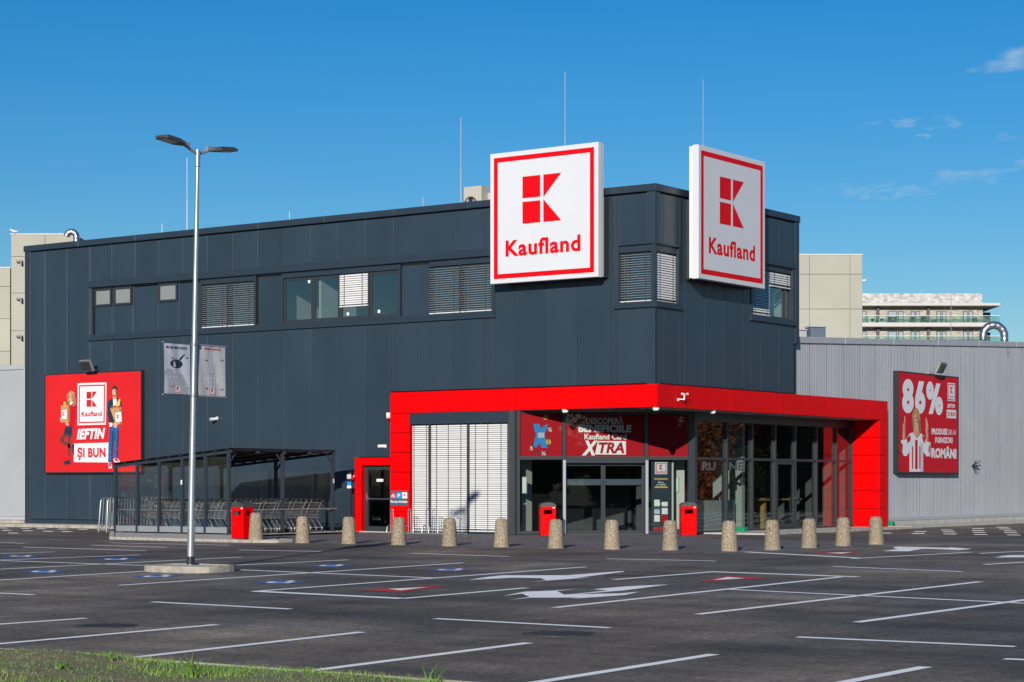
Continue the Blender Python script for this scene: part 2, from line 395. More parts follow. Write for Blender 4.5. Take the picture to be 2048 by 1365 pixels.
# ------------------------------------------------------------------ mesh helpers
BASE = {}
class Frame:
    """plane with s along, t up, d outwards"""
    def __init__(s, o, us, ut, n): s.o, s.us, s.ut, s.n = Vector(o), Vector(us), Vector(ut), Vector(n)
    def P(s, a, b, d=0.0): return s.o + s.us * a + s.ut * b + s.n * d
    def shift(s, d): return Frame(s.o + s.n * d, s.us, s.ut, s.n)
def FY(Y): return Frame((0, Y, 0), (1, 0, 0), (0, 0, 1), (0, -1, 0))
def FX(X): return Frame((X, 0, 0), (0, 1, 0), (0, 0, 1), (1, 0, 0))
class MB:
    def __init__(s): s.v, s.f = [], []
    def add(s, vs, fs):
        o = len(s.v); s.v += [Vector(x) for x in vs]; s.f += [tuple(i + o for i in q) for q in fs]; return s
    BF = [(0, 3, 2, 1), (4, 5, 6, 7), (0, 1, 5, 4), (1, 2, 6, 5), (2, 3, 7, 6), (3, 0, 4, 7)]
    def box(s, x0, x1, y0, y1, z0, z1):
        x0, x1 = sorted((x0, x1)); y0, y1 = sorted((y0, y1)); z0, z1 = sorted((z0, z1))
        return s.add([(x0, y0, z0), (x1, y0, z0), (x1, y1, z0), (x0, y1, z0), (x0, y0, z1), (x1, y0, z1), (x1, y1, z1), (x0, y1, z1)], MB.BF)
    def fbox(s, F, s0, s1, t0, t1, d0, d1):
        return s.add([F.P(s0, t0, d0), F.P(s1, t0, d0), F.P(s1, t0, d1), F.P(s0, t0, d1), F.P(s0, t1, d0), F.P(s1, t1, d0), F.P(s1, t1, d1), F.P(s0, t1, d1)], MB.BF)
    def panel(s, F, s0, s1, t0, t1, d0, d1, c=.012):
        """box with its front edges chamfered"""
        A = [(s0, t0), (s1, t0), (s1, t1), (s0, t1)]
        B = [(s0 + c, t0 + c), (s1 - c, t0 + c), (s1 - c, t1 - c), (s0 + c, t1 - c)]
        vs = [F.P(a, b, d0) for a, b in A] + [F.P(a, b, d1 - c) for a, b in A] + [F.P(a, b, d1) for a, b in B]
        fs = [(0, 3, 2, 1), (8, 9, 10, 11)]
        for i in range(4):
            j = (i + 1) % 4
            fs += [(i, j, 4 + j, 4 + i), (4 + i, 4 + j, 8 + j, 8 + i)]
        return s.add(vs, fs)
    def prism(s, F, pts, d0, d1):
        n = len(pts)
        vs = [F.P(a, b, d0) for a, b in pts] + [F.P(a, b, d1) for a, b in pts]
        fs = [tuple(range(n))[::-1], tuple(range(n, 2 * n))] + [(i, (i + 1) % n, n + (i + 1) % n, n + i) for i in range(n)]
        return s.add(vs, fs)
    def tube(s, p, q, r, n=8, r2=None):
        p, q = Vector(p), Vector(q); r2 = r if r2 is None else r2
        z = (q - p).normalized(); x = z.orthogonal().normalized(); y = z.cross(x)
        vs = []
        for c, rr in ((p, r), (q, r2)):
            for i in range(n):
                a = 2 * math.pi * i / n; vs.append(c + (x * math.cos(a) + y * math.sin(a)) * rr)
        fs = [(i, (i + 1) % n, n + (i + 1) % n, n + i) for i in range(n)] + [tuple(range(n))[::-1], tuple(range(n, 2 * n))]
        return s.add(vs, fs)
    def path(s, pts, r, n=6):
        pts = [Vector(p) for p in pts]; rings = []; x = None
        for i, p in enumerate(pts):
            a = pts[max(0, i - 1)]; b = pts[min(len(pts) - 1, i + 1)]
            z = (b - a).normalized()
            x = z.orthogonal().normalized() if x is None else (x - z * x.dot(z)).normalized()
            y = z.cross(x); rr = r[i] if isinstance(r, (list, tuple)) else r
            rings.append([p + (x * math.cos(2 * math.pi * k / n) + y * math.sin(2 * math.pi * k / n)) * rr for k in range(n)])
        vs = [v for g in rings for v in g]; fs = []
        for i in range(len(rings) - 1):
            for k in range(n):
                fs.append((i * n + k, i * n + (k + 1) % n, (i + 1) * n + (k + 1) % n, (i + 1) * n + k))
        fs += [tuple(range(n))[::-1], tuple(range((len(rings) - 1) * n, len(rings) * n))]
        return s.add(vs, fs)
    def lathe(s, o, prof, n=24):
        o = Vector(o); vs = []; fs = []
        for r, z in prof:
            for k in range(n): vs.append(o + Vector((r * math.cos(2 * math.pi * k / n), r * math.sin(2 * math.pi * k / n), z)))
        for i in range(len(prof) - 1):
            for k in range(n): fs.append((i * n + k, i * n + (k + 1) % n, (i + 1) * n + (k + 1) % n, (i + 1) * n + k))
        fs += [tuple(range(n))[::-1], tuple(range((len(prof) - 1) * n, len(prof) * n))]
        return s.add(vs, fs)
    def mesh(s, base=(0, 0, 0), smooth=False):
        me = bpy.data.meshes.new('m'); b = Vector(base)
        me.from_pydata([tuple(v - b) for v in s.v], [], s.f)
        if smooth:
            me.polygons.foreach_set('use_smooth', [True] * len(me.polygons))
            try: me.set_sharp_from_angle(angle=R(40))
            except Exception: pass
        return me
    def build(s, name, m, parent=None, kind=None, smooth=False, label=None):
        base = BASE.get(parent.name, Vector((0, 0, 0))) if parent else Vector((0, 0, 0))
        me = s.mesh(base, smooth); me.name = name
        me.materials.append(MATS[m])
        return link(name, me, parent, kind, label)
def link(name, me, parent=None, kind=None, label=None):
    o = bpy.data.objects.new(name, me); COL.objects.link(o)
    if parent:
        o.parent = parent; BASE[o.name] = BASE.get(parent.name, Vector((0, 0, 0)))
    if kind: o['kind'] = kind
    if label: o['label'] = label
    return o
def tag(o, label, cat, group=None):
    o['label'] = label; o['category'] = cat
    if group: o['group'] = group
    return o
def thing(name, label, cat, loc=(0, 0, 0), rz=0.0, group=None, local=False):
    o = bpy.data.objects.new(name, None); COL.objects.link(o); o.empty_display_size = .2
    o.location = loc; o.rotation_euler = (0, 0, rz)
    BASE[o.name] = Vector((0, 0, 0)) if local else Vector(loc)
    return tag(o, label, cat, group)
def copy_tree(o, parent=None):
    c = o.copy(); COL.objects.link(c)
    if parent: c.parent = parent
    for ch in o.children: copy_tree(ch, c)
    return c
def rects_minus(s0, s1, t0, t1, holes):
    xs = sorted({s0, s1, *[min(max(h[i], s0), s1) for h in holes for i in (0, 1)]})
    ys = sorted({t0, t1, *[min(max(h[i], t0), t1) for h in holes for i in (2, 3)]})
    out = []
    for a, b in zip(xs, xs[1:]):
        run = None
        for c, d in zip(ys, ys[1:]):
            mx, my = (a + b) / 2, (c + d) / 2
            inside = any(h[0] < mx < h[1] and h[2] < my < h[3] for h in holes)
            if not inside:
                run = (run[0], d) if run else (c, d)
            elif run: out.append((a, b, *run)); run = None
        if run: out.append((a, b, *run))
    return out

# lettering: outlines of Blender's built-in font turned into flat meshes
_txt = {}
def text2d(body, bold=0.0, shear=0.0, space=1.0):
    key = (body, bold, shear, space)
    if key in _txt: return _txt[key]
    cu = bpy.data.curves.new('t', 'FONT'); cu.body = body; cu.size = 1; cu.offset = bold; cu.shear = shear; cu.resolution_u = 4; cu.space_character = space; cu.fill_mode = 'FRONT'
    ob = bpy.data.objects.new('t', cu); COL.objects.link(ob)
    bpy.context.view_layer.update()
    dg = bpy.context.evaluated_depsgraph_get()
    me = bpy.data.meshes.new_from_object(ob.evaluated_get(dg))
    vs = [(v.co.x, v.co.y) for v in me.vertices]; fs = [tuple(p.vertices) for p in me.polygons]
    bpy.data.objects.remove(ob); bpy.data.curves.remove(cu); bpy.data.meshes.remove(me)
    _txt[key] = (vs, fs)
    return vs, fs
def put_text(mb, F, body, s0, s1, base, cap, d, bold=0.01, shear=0.0, tilt=0.0, space=1.0):
    """text from s0 to s1 on baseline `base`, capitals `cap` high; tilt lifts the baseline per metre"""
    vs, fs = text2d(body, bold, shear, space)
    hv, _ = text2d('H', bold, 0.0)
    ch = max(y for _, y in hv)
    x0 = min(x for x, _ in vs); x1 = max(x for x, _ in vs)
    k = (s1 - s0) / (x1 - x0); ky = cap / ch
    mb.add([F.P(s0 + (x - x0) * k, base + y * ky + (x - x0) * k * tilt, d) for x, y in vs], fs)
    return mb
def k_logo(mb, F, s0, s1, t0, t1, d):
    """the four red pieces of the K emblem"""
    w, h = s1 - s0, t1 - t0
    for poly in ([(0, .54), (.46, .54), (.46, 1), (0, 1)], [(0, 0), (.46, 0), (.46, .465), (0, .465)],
                 [(.54, .52), (1, 1), (.54, 1)], [(.54, .0), (1, 0), (.54, .485)]):
        mb.add([F.P(s0 + a * w, t0 + b * h, d) for a, b in poly], [tuple(range(len(poly)))])
    return mb
def ellipse(cx, cy, rx, ry, n=14): return [(cx + rx * math.cos(2 * math.pi * i / n), cy + ry * math.sin(2 * math.pi * i / n)) for i in range(n)]
def flat(F, polys, d): 
    mb = MB()
    for p in polys: mb.add([F.P(a, b, d) for a, b in p], [tuple(range(len(p)))])
    return mb

# ------------------------------------------------------------------ ground
def ground_sheet(name, poly, dz, m, parent=None, kind=None, seg=2.0):
    """flat polygon laid on the sloping lot; split where the slope folds"""
    mb = MB()
    bm = bmesh.new()
    vs = [bm.verts.new((p[0], p[1], 0)) for p in poly]
    bm.faces.new(vs)
    geom = bm.verts[:] + bm.edges[:] + bm.faces[:]
    bmesh.ops.bisect_plane(bm, geom=geom, plane_co=(0, YFOLD, 0), plane_no=(0, 1, 0))
    bmesh.ops.triangulate(bm, faces=bm.faces[:])
    bm.verts.index_update()
    mb.add([(v.co.x, v.co.y, gz(v.co.x, v.co.y) + dz) for v in bm.verts], [tuple(v.index for v in f.verts) for f in bm.faces])
    bm.free()
    # face up
    fs = []
    for f in mb.f:
        a, b, c = (mb.v[i] for i in f)
        fs.append(f if (b - a).cross(c - a).z > 0 else f[::-1])
    mb.f = fs
    return mb.build(name, m, parent, kind)
lot = ground_sheet('parking_lot', [(-900, -60), (900, -60), (900, 1500), (-900, 1500)], 0, 'asphalt', kind='structure')
field = MB().box(-900, 900, -900, -60.05, -2.2, gz(0, -60)).build('field', 'soil', None, 'structure')
plaza = ground_sheet('entrance_paving', [(-8.25, -9.75), (7.8, -9.75), (8.7, -8.0), (8.7, -1.2), (1.6, -1.0), (1.4, 4.45), (-1.0, 4.45), (-5.3, .14), (-14.2, .14), (-14.2, -3.85), (-10.6, -5.85)], .004, 'paver', kind='structure')
# pavement strip and kerbs along the store
pv = MB().box(-60, -17.3, -1.5, .45, -.05, .10).build('wall_pavement', 'concrete_pale', None, 'structure')
kb = MB()
k0 = -60.0
while k0 < -17.4:
    kb.panel(Frame((0, -1.52, 0), (1, 0, 0), (0, 0, 1), (0, -1, 0)), k0, min(k0 + 1.0, -17.3) - .012, -.05, .115, -.12, .0, .02); k0 += 1.0
kb.build('kerb', 'kerb', pv)
wk = MB().box(-1.0, 1.2, 4.5, 16.05, -.05, .045).build('walkway', 'concrete_pale', None, 'structure')
for i in range(11):
    MB().panel(FX(1.2), 4.5 + i * 1.05, 5.535 + i * 1.05, -.05, .055, -.0, .14, .02).build('kerb_stone', 'kerb', wk)
MB().box(-.3, .9, 16.1, 46, -.05, .06).build('hall_apron', 'concrete_pale', None, 'structure')
# island under the trolley shelter
pi = ground_sheet('shelter_paving', [(-12.7, -9.9), (-7.1, -9.9), (-6.45, -9.7), (-6.4, -9.2), (-7.2, -8.7), (-10.4, -6.4), (-10.4, -1.2), (-17.0, -1.2), (-17.0, -5.9)], .06, 'concrete_pale', kind='structure')
kb = MB()
def kerb_run(mb, a, b, w=.14, z0=-.06, z1=.085, L=1.0):
    a, b = Vector((*a, 0)), Vector((*b, 0)); dd = (b - a); n = max(1, round(dd.length / L)); dd = dd.normalized(); nn = Vector((dd.y, -dd.x, 0))
    step = (b - a).length / n
    for i in range(n):
        p = a + dd * (i * step); q = p + dd * (step - .012)
        g = gz(0, (p.y + q.y) / 2)
        F = Frame((p.x, p.y, g), dd, (0, 0, 1), nn)
        mb.panel(F, 0, step - .012, z0, z1, -w, 0, .02)
kerb_run(kb, (-12.7, -10.0), (-7.1, -10.0)); kerb_run(kb, (-7.08, -10.0), (-6.36, -9.76)); kerb_run(kb, (-6.34, -9.75), (-6.3, -9.2)); kerb_run(kb, (-6.3, -9.15), (-7.1, -8.62)); kerb_run(kb, (-17.05, -5.9), (-12.75, -9.98)); kerb_run(kb, (-17.1, -1.3), (-17.1, -5.85))
kb.build('kerb', 'kerb', pi)

# ------------------------------------------------------------------ painted markings on the lot
def stripe(a, b, w=.11, m='paint_white', name='parking_line', dz=.004):
    a, b = Vector(a[:2]), Vector(b[:2]); d = (b - a).normalized(); n = Vector((-d.y, d.x)) * (w / 2)
    e = d * 0.0
    return ground_sheet(name, [a + n - e, a - n - e, b - n, b + n], dz, m, lot)
LINES = [(0, 1086, 50, 1087.5), (46, 1095, 292, 1102.5), (182, 1091, 334, 1095.5), (219, 1086.5, 460, 1091.5), (0, 1108, 110, 1104.5), (0, 1121, 280, 1110.5),
         (0, 1122, 290, 1132), (0, 1139.5, 484, 1115), (0, 1161, 290, 1143), (472, 1131, 697, 1120.5), (466, 1140, 863, 1156.7), (238, 1171.7, 927, 1126.5),
         (478, 1100.6, 642, 1103.6), (-60, 1184, 68, 1190.5), (509, 1183.6, 1171, 1134.8), (805, 1198.3, 1054, 1176.8), (304, 1204.5, 581, 1219), (-60, 1253.5, 172.6, 1237.3),
         (-60, 1294, 434, 1250.3), (270, 1316, 725, 1265.3), (610, 1344, 1058, 1286.5), (1050, 1369.5, 1428, 1309.6), (870, 1238.3, 1220, 1256.8), (1109, 1216.5, 1682, 1155),
         (1227, 1160, 1420, 1145), (1213, 1118.3, 1433, 1123), (822, 1107.4, 1019, 1114), (1702, 1118.3, 1941, 1105.5), (1665, 1133.6, 1924.5, 1144),
         (1968, 1130, 2110, 1121), (1395, 1229.7, 1961, 1164.3), (1453, 1179.7, 2110, 1210.5), (1713, 1245.4, 2110, 1192.5), (1594, 1275, 2030, 1294.3), (2008.5, 1319, 2110, 1323.5),
         (1600, 1383, 1851.5, 1335), (1960, 1107.6, 2110, 1101), (2000, 1113, 2110, 1110)]
for i, (a, b, c, d) in enumerate(LINES):
    stripe(G(a, b), G(c, d),   .15, dz=.004 + .0009 * (i % 4))
for (a, b, c, d) in [(509, 1183.6, 805, 1198.3), (1417, 1144.5, 1716, 1155), (1490, 1104.8, 1725, 1117.6)]:
    stripe(G(a, b), G(c, d), .24, dz=.008)
def g_poly(name, pts, ox, oy, k, m, dz=.005, label=None):
    o = ground_sheet(name, [G(ox + x / k, oy + y / k)[:2] for x, y in pts], dz, m, lot)
    if label: o['label'] = label
    return o
KA, KC = 2.926, 2.738
A1 = 'white turning arrow painted on the asphalt'
g_poly('arrow_marking', [(985, 324), (1110, 318), (1250, 311), (1410, 314), (1440, 326), (1340, 336), (1705, 309), (1615, 312), (1900, 276), (1890, 272), (1575, 296), (1560, 297), (1190, 297), (1100, 306)], 600, 1050, KA, 'paint_white', label=A1)
g_poly('arrow_marking', [(1185, 418), (1315, 393), (1500, 386), (1620, 376), (1505, 390), (1545, 410), (1600, 407), (1800, 386), (1715, 379), (1910, 362), (2160, 350), (1990, 374), (1900, 385), (1620, 408), (1870, 403), (1990, 393), (1900, 413), (1750, 424), (1580, 435), (1640, 428), (1350, 428), (1225, 441), (1345, 424), (1300, 405)], 600, 1050, KA, 'paint_white', label='white double-headed arrow painted on the asphalt')
g_poly('arrow_marking', [(1275, 145), (1360, 134), (1330, 128), (1345, 121), (1640, 127), (1640, 124), (1765, 133), (1690, 140), (1560, 134), (1490, 133), (1420, 146)], 1300, 1050, KC, 'paint_white')
g_poly('arrow_marking', [(1885, 180), (1960, 168), (2200, 166), (2200, 178)], 1300, 1050, KC, 'paint_white')
for ox, k, red, wh in [(600, KA, [(335, 383), (590, 397), (855, 357)], [(515, 378), (590, 387), (750, 368)]),
                       (1300, KC, [(262, 314), (655, 292), (420, 283)], [(345, 306), (520, 296), (425, 289)]),
                       (1300, KC, [(875, 154), (1060, 164), (1150, 150)], [(965, 155.5), (1050, 160.5), (1105, 152.5)])]:
    g_poly('triangle_marking', red, ox, 1050, k, 'paint_red', .006)
    g_poly('triangle_marking', wh, ox, 1050, k, 'paint_white', .010)
WC = [[(.34, .80), (.52, .80), (.56, .54), (.72, .54), (.82, .20), (.94, .25), (.84, .66), (.60, .66), (.56, .90), (.36, .90)],
      [(.18, .52), (.32, .58), (.32, .36), (.44, .24), (.58, .26), (.64, .40), (.76, .38), (.64, .12), (.42, .08), (.22, .24)],
      ellipse(.44, .96, .09, .07, 8)]
for ox, q in [(0, [(115, 275), (250, 266), (410, 272), (270, 286)]), (0, [(760, 308), (900, 293), (1085, 296), (940, 312)]), (0, [(1480, 340), (1640, 326), (1815, 334), (1650, 349)]),
              (0, [(0, 185), (120, 178), (250, 184), (130, 192)]), (0, [(545, 203), (680, 195), (820, 200), (690, 210)]), (600, [(45, 242), (180, 232), (330, 238), (190, 248)]), (600, [(735, 266), (880, 256), (1030, 262), (890, 273)])]:
    c = [G(ox + x / KA, 1050 + y / KA) for x, y in q]
    s = ground_sheet('disabled_bay_symbol', [p[:2] for p in c], .005, 'paint_blue', lot)
    for w in WC:
        pts = []
        for (a, b) in w:
            p = c[0] * (1 - a) * (1 - b) + c[3] * a * (1 - b) + c[2] * a * b + c[1] * (1 - a) * b
            pts.append(p[:2])
        ground_sheet('wheelchair_pictogram', pts, .0095, 'paint_white', s)
# rows of white marker stones between the far bays
def stones(x0, x1, dx, y0, y1, dy):
    mb = MB(); y = y0; j = 0
    while y < y1:
        x = x0 + (j % 2) * .0
        while x < x1:
            jx, jy = random.uniform(-.08, .08), random.uniform(-.05, .05)
            mb.box(x + jx, x + jx + .42, y + jy, y + jy + .11, 0, .006); x += dx
        y += dy; j += 1
    return mb
st = stones(3.0, 30, 1.1, 9, 46, 2.5); st.build('marker_stone', 'paint_white', lot, 'stuff')
st = stones(-52, -19.0, 1.0, -7.6, -1.9, 2.4); st.build('marker_stone', 'paint_white', lot, 'stuff')
def disc(name, u, v, r, m, dz):
    p = G(u, v); return ground_sheet(name, [(p.x + r * math.cos(a), p.y + r * math.sin(a)) for a in [2 * math.pi * i / 24 for i in range(24)]], dz, m)
for (u, v, r, lab) in [(213, 1252, .42, 'dark round manhole cover in the asphalt near the verge'), (1117, 1268, .45, 'dark slotted drain cover in the asphalt at the middle of the lot'), (1247, 1152.5, .4, 'dark drain cover beside the white turning arrow')]:
    p = G(u, v); t = thing('drain_cover', lab, 'drain cover', (p.x, p.y, gz(p.x, p.y)))
    MB().lathe((p.x, p.y, gz(p.x, p.y)), [(r, -.05), (r, .006), (r - .05, .006), (r - .05, .003), (.01, .003)], 28).build('cover_frame', 'iron', t)
    mb = MB()
    for i in range(-4, 5):
        h = math.sqrt(max(.01, (r - .07) ** 2 - (i * .085) ** 2)); mb.box(p.x + i * .085 - .025, p.x + i * .085 + .025, p.y - h, p.y + h, gz(p.x, p.y) + .002, gz(p.x, p.y) + .009)
    mb.build('bar', 'iron', t)

# ------------------------------------------------------------------ verge with rough grass
VY = -36.35
verge = MB(); NX, NY = 60, 40
def vz(x, y):
    e = min(1, max(0, (VY - .12 - y) / .5))
    return gz(x, y) + .03 + .07 * e + .03 * e * (math.sin(x * 1.7 + y) + math.sin(y * 2.3 - x * .6))
vx0, vx1, vy0 = 4, 27, -47
for j in range(NY + 1):
    for i in range(NX + 1):
        x = vx0 + (vx1 - vx0) * i / NX; y = VY - .12 + (vy0 - VY) * j / NY; verge.v.append(Vector((x, y, vz(x, y))))
for j in range(NY):
    for i in range(NX):
        a = j * (NX + 1) + i; verge.f.append((a, a + NX + 1, a + NX + 2, a + 1))
vo_ = verge.build('verge', 'soil', None, 'structure', smooth=True)
kb = MB(); kerb_run(kb, (4, VY), (27, VY), .06, -.06, .03); kb.build('kerb', 'kerb', vo_)
from mathutils import noise as mnoise
gr = MB()
def blade(mb, x, y, z, h, w, lean, ang, seg=2):
    dx, dy = math.cos(ang), math.sin(ang); px, py = -dy, dx
    pts = []
    for k in range(seg + 1):
        t = k / seg; off = lean * t * t; ww = w * (1 - t * .9)
        c = Vector((x + dx * off, y + dy * off, z + h * t * (1 - .25 * lean / max(h, .01) * t)))
        pts.append((c - Vector((px, py, 0)) * ww, c + Vector((px, py, 0)) * ww))
    vs = [q for p in pts for q in p]; mb.add(vs, [(2 * k, 2 * k + 1, 2 * k + 3, 2 * k + 2) for k in range(seg)])
n = 0
while n < 60000:
    x = random.uniform(6, 25); y = random.uniform(-43.5, VY - .16)
    dens = mnoise.noise(Vector((x * .55, y * .8, 0))) + .5 * mnoise.noise(Vector((x * 1.9, y * 2.3, 3)))
    near = max(0, min(1, (VY - y) / 2.2))
    if dens + .25 - .42 * near < random.uniform(-.35, .45): 
        if random.random() > .22: continue
    h = random.uniform(.022, .06) * (1.25 if dens > .1 else .75)
    blade(gr, x, y, vz(x, y) - .005, h, .004, random.uniform(.01, .06), random.uniform(0, 6.28)); n += 1
gr.build('grass', 'grass', None, 'stuff')['label'] = 'rough patchy grass on the brown verge in the foreground'
MATS['weed'] = None
mat('weed', (.10, .20, .03), .5, vary=.2, scale=6)
for (u, v, h, nb, lab) in [(385, 1352, .30, 26, 'tall arching green weed in the verge grass'), (120, 1345, .14, 14, 'low leafy weed at the left of the verge'), (872, 1372, .26, 12, 'green weed tuft at the tip of the verge below the bay lines'), (225, 1320, .18, 8, 'thin grass tuft near the verge kerb')]:
    p = G(u, v, .1); mb = MB()
    for i in range(nb): blade(mb, p.x + random.uniform(-.08, .08), p.y + random.uniform(-.08, .08), vz(p.x, p.y) - .01, h * random.uniform(.6, 1.1), .011, h * random.uniform(.4, 1.4), random.uniform(0, 6.28), 5)
    tag(mb.build('weed', 'weed'), lab, 'weed')

# ================================================================== the store: dark two-storey block with red canopy
store = thing('store_building', 'dark grey panelled two-storey store block with red entrance canopy', 'building')
WL, WR = .2, -.2                     # front face planes (Y of the left front, X of the right front)
XL, XC, YB = -28.1, -.2, 9.45        # left end, corner, right end
ZB, ZT = .12, 10.58
FL, FR = FY(WL), FX(WR)
WIN = (-24.52, -6.12, 7.0, 8.82)     # window band of the left front
CWL = (-1.55, -.2, 7.03, 8.84)       # corner window, left leaf
CWR = (.2, 1.66, 7.03, 8.84)
RWIN = (6.13, 9.12, 7.0, 8.80)
LEFT_HOLES = [WIN, CWL, (-10.36, .5, -1, 4.62), (-11.72, -10.36, -1, 2.48)]
RIGHT_HOLES = [CWR, RWIN, (-1, 20, -1, 4.62)]
mb = MB()
for (a, b, c, d) in rects_minus(XL + .05, XC - .1, ZB, ZT - .15, LEFT_HOLES): mb.fbox(FL, a, b, c, d, -.22, -.075)
for (a, b, c, d) in rects_minus(WL + .3, YB - .05, ZB, ZT - .15, RIGHT_HOLES): mb.fbox(FR, a, b, c, d, -.22, -.075)
mb.box(XL + .03, XL + .2, WL + .25, 9.4, ZB, ZT - .1)           # end walls, back and roof deck
mb.box(XL + .2, XC - .3, 9.36, 9.42, 4.7, ZT - .1)
mb.box(XL + .2, XC - .35, WL + .3, 9.35, 10.1, 10.25)
mb.box(XL + .2, -9.4, 9.36, 9.42, 0, 4.7); mb.box(-9.45, -9.36, .35, 9.3, 0, 4.6)
mb.build('wall_core', 'core_dark', store)
def panels(F, seams, t0, t1, holes, m, name='wall_panel', gap=.012, d0=-.06):
    for a, b in zip(seams, seams[1:]):
        hs = []
        for h in holes:
            if h[0] < b - .01 and h[1] > a + .01: hs.append(h)
        for (c, d, e, g) in rects_minus(a, b, t0, t1, hs):
            if d - c < .06 or g - e < .06: continue
            MB().panel(F, c + gap / 2, d - gap / 2, e + .002, g - .002, d0, 0, .012).build(name, m, store)
def merge_cols(F, seams, *a, **k): panels(F, seams, *a, **k)
seamsL = [XL + .30] + [-27.0 + 1.2 * i for i in range(22)] + [XC - .28]
seamsL = [x for x in seamsL if XL + .29 < x < XC - .27 or x in (XL + .30, XC - .28)]
panels(FL, seamsL, ZB + .14, ZT - .24, LEFT_HOLES, 'anthracite')
seamsR = [WL + .28, .72, 1.92, 3.14, 4.38, 5.6, 6.82, 8.04, YB - .28]
panels(FR, seamsR, 4.4, ZT - .24, RIGHT_HOLES, 'anthracite')
# corner, edge and base trims
for F, a, b in ((FL, XC - .275, XC + .012), (FR, WL + .003, WL + .275)):
    for c, d in ((4.3, 7.0), (8.86, ZT - .2)): MB().panel(F, a, b, c, d, -.1, .012, .01).build('corner_trim', 'anthracite', store)
MB().panel(FL, XL - .02, XL + .295, ZB, ZT - .2, -.3, .014, .012).build('edge_trim', 'anthracite_trim', store)
MB().panel(FR, YB - .275, YB + .02, 6.3, ZT - .2, -.3, .03, .02).build('edge_trim', 'anthracite_trim', store)
MB().panel(FL, XL - .01, -11.75, ZB - .06, ZB + .13, -.1, .03, .01).build('base_trim', 'anthracite_trim', store)
mb = MB(); mb.box(XL, -11.75, WL + .04, WL + .3, -.05, ZB - .06); mb.build('plinth', 'concrete', store)
# roof coping, in lengths
x = XL - .05
while x < XC - .01:
    e = min(x + 3.0, XC + .06); MB().panel(FL, x, e - .006, ZT - .195, ZT + .02, -.45, .055, .015).build('coping', 'anthracite_trim', store); x += 3.0
y = WL - .05
while y < YB:
    e = min(y + 3.0, YB + .05); MB().panel(FR, max(y, WL + .46), e - .006, ZT - .195, ZT + .022, -.45, .055, .015).build('coping', 'anthracite_trim', store); y += 3.0
MB().panel(FR, WL - .05, WL + .455, ZT - .197, ZT + .018, -.2, .057, .015).build('coping', 'anthracite_trim', store)

# ---- upper windows
def slats(F, s0, s1, t0, t1, pitch, d, m, parent, ang=55, w=.062, cords=(.18, .82)):
    """venetian blind: tilted slats, ladder cords, bottom rail"""
    mb = MB(); n = int((t1 - t0 - .05) / pitch); ca, sb = math.cos(R(ang)), math.sin(R(ang))
    for i in range(n):
        t = t1 - .03 - pitch * (i + .5)
        wob = random.uniform(-.003, .003); an = R(ang + random.uniform(-.7, .7)); c_, s_ = math.cos(an), math.sin(an)
        a = (d - w / 2 * c_, t + w / 2 * s_); b = (d + w / 2 * c_, t - w / 2 * s_); mid = (d + .004, t + .004)
        # outer edge low, inner edge high; sheds rain
        P = lambda s, q: F.P(s, q[1] + wob, q[0])
        mb.add([P(s0, a), P(s1, a), P(s1, mid), P(s0, mid), P(s0, b), P(s1, b)], [(0, 1, 2, 3), (3, 2, 5, 4)])
    bl = mb.build('slat', m, parent, 'stuff')
    cd = MB()
    for q in cords:
        s = s0 + (s1 - s0) * q; cd.fbox(F, s - .008, s + .008, t0, t1, d + w * .5, d + w * .5 + .004)
    cd.build('ladder_cord', 'dark_frame', parent, 'stuff')
    MB().fbox(F, s0, s1, t0 - .012, t0 + .028, d - .03, d + .03).build('bottom_rail', m, parent)
    return bl
def window(F, s0, s1, t0, t1, parent=store, fw=.055, glass='glass_upper', d=-.13):
    w = MB().fbox(F, s0, s1, t0, t0 + fw, d - .03, d + .03).fbox(F, s0, s1, t1 - fw, t1, d - .03, d + .03).fbox(F, s0, s0 + fw, t0 + fw, t1 - fw, d - .03, d + .03).fbox(F, s1 - fw, s1, t0 + fw, t1 - fw, d - .03, d + .03).build('window', 'dark_frame', parent)
    MB().fbox(F, s0 + fw, s1 - fw, t0 + fw, t1 - fw, d - .006, d + .006).build('pane', glass, w)
    return w
FW = FL
u = lambda px: xl(px, .3)
def infill(s0, s1, t0=7.09, t1=8.74, name='infill_panel', m='anthracite', d=-.10): MB().panel(FW, s0, s1, t0, t1, -.17, d, .01).build(name, m, store)
# frame around the whole band
mb = MB(); a, b, c, d = WIN
mb.fbox(FW, a, b, c - .02, c + .085, -.2, .05); mb.fbox(FW, a, b, d - .035, d + .0, -.2, -.05)
mb.fbox(FW, a, a + .09, c + .085, d - .035, -.2, -.01); mb.fbox(FW, b - .09, b, c + .085, d - .035, -.2, .0)
mb.build('band_frame', 'anthracite_trim', store)
MB().panel(FW, a - .1, b + .02, d + .003, d + .24, -.05, .05, .01).build('band_flashing', 'anthracite_trim', store)
MB().panel(FW, a - .12, b + .06, c - .14, c - .022, -.05, .075, .01).build('band_sill', 'anthracite_trim', store)
for p0, p1 in ((190, 223.5), (229, 264), (318, 355)):
    window(FW, u(p0), u(p1), 8.12, 8.77, fw=.075, d=-.10, glass='frosted'); infill(u(p0), u(p1) + .02, 7.09, 8.105)
for p0, p1 in ((224, 228.6), (264.5, 268)): infill(u(p0) + .01, u(p1) - .01, 7.09, 8.77)
for p0, p1 in ((268.5, 317.4), (359, 402), (516.5, 564), (803.5, 858)): infill(u(p0), u(p1))
infill(u(355.6), u(358.6), 7.09, 8.77)
for p in (402.7, 510.7, 799.3): MB().fbox(FW, u(p), u(p) + .07, 7.09, 8.78, -.2, -.04).build('mullion', 'dark_frame', store)
MB().fbox(FW, u(564.3), u(564.3) + .06, 7.09, 8.78, -.2, -.06).build('mullion', 'dark_frame', store)
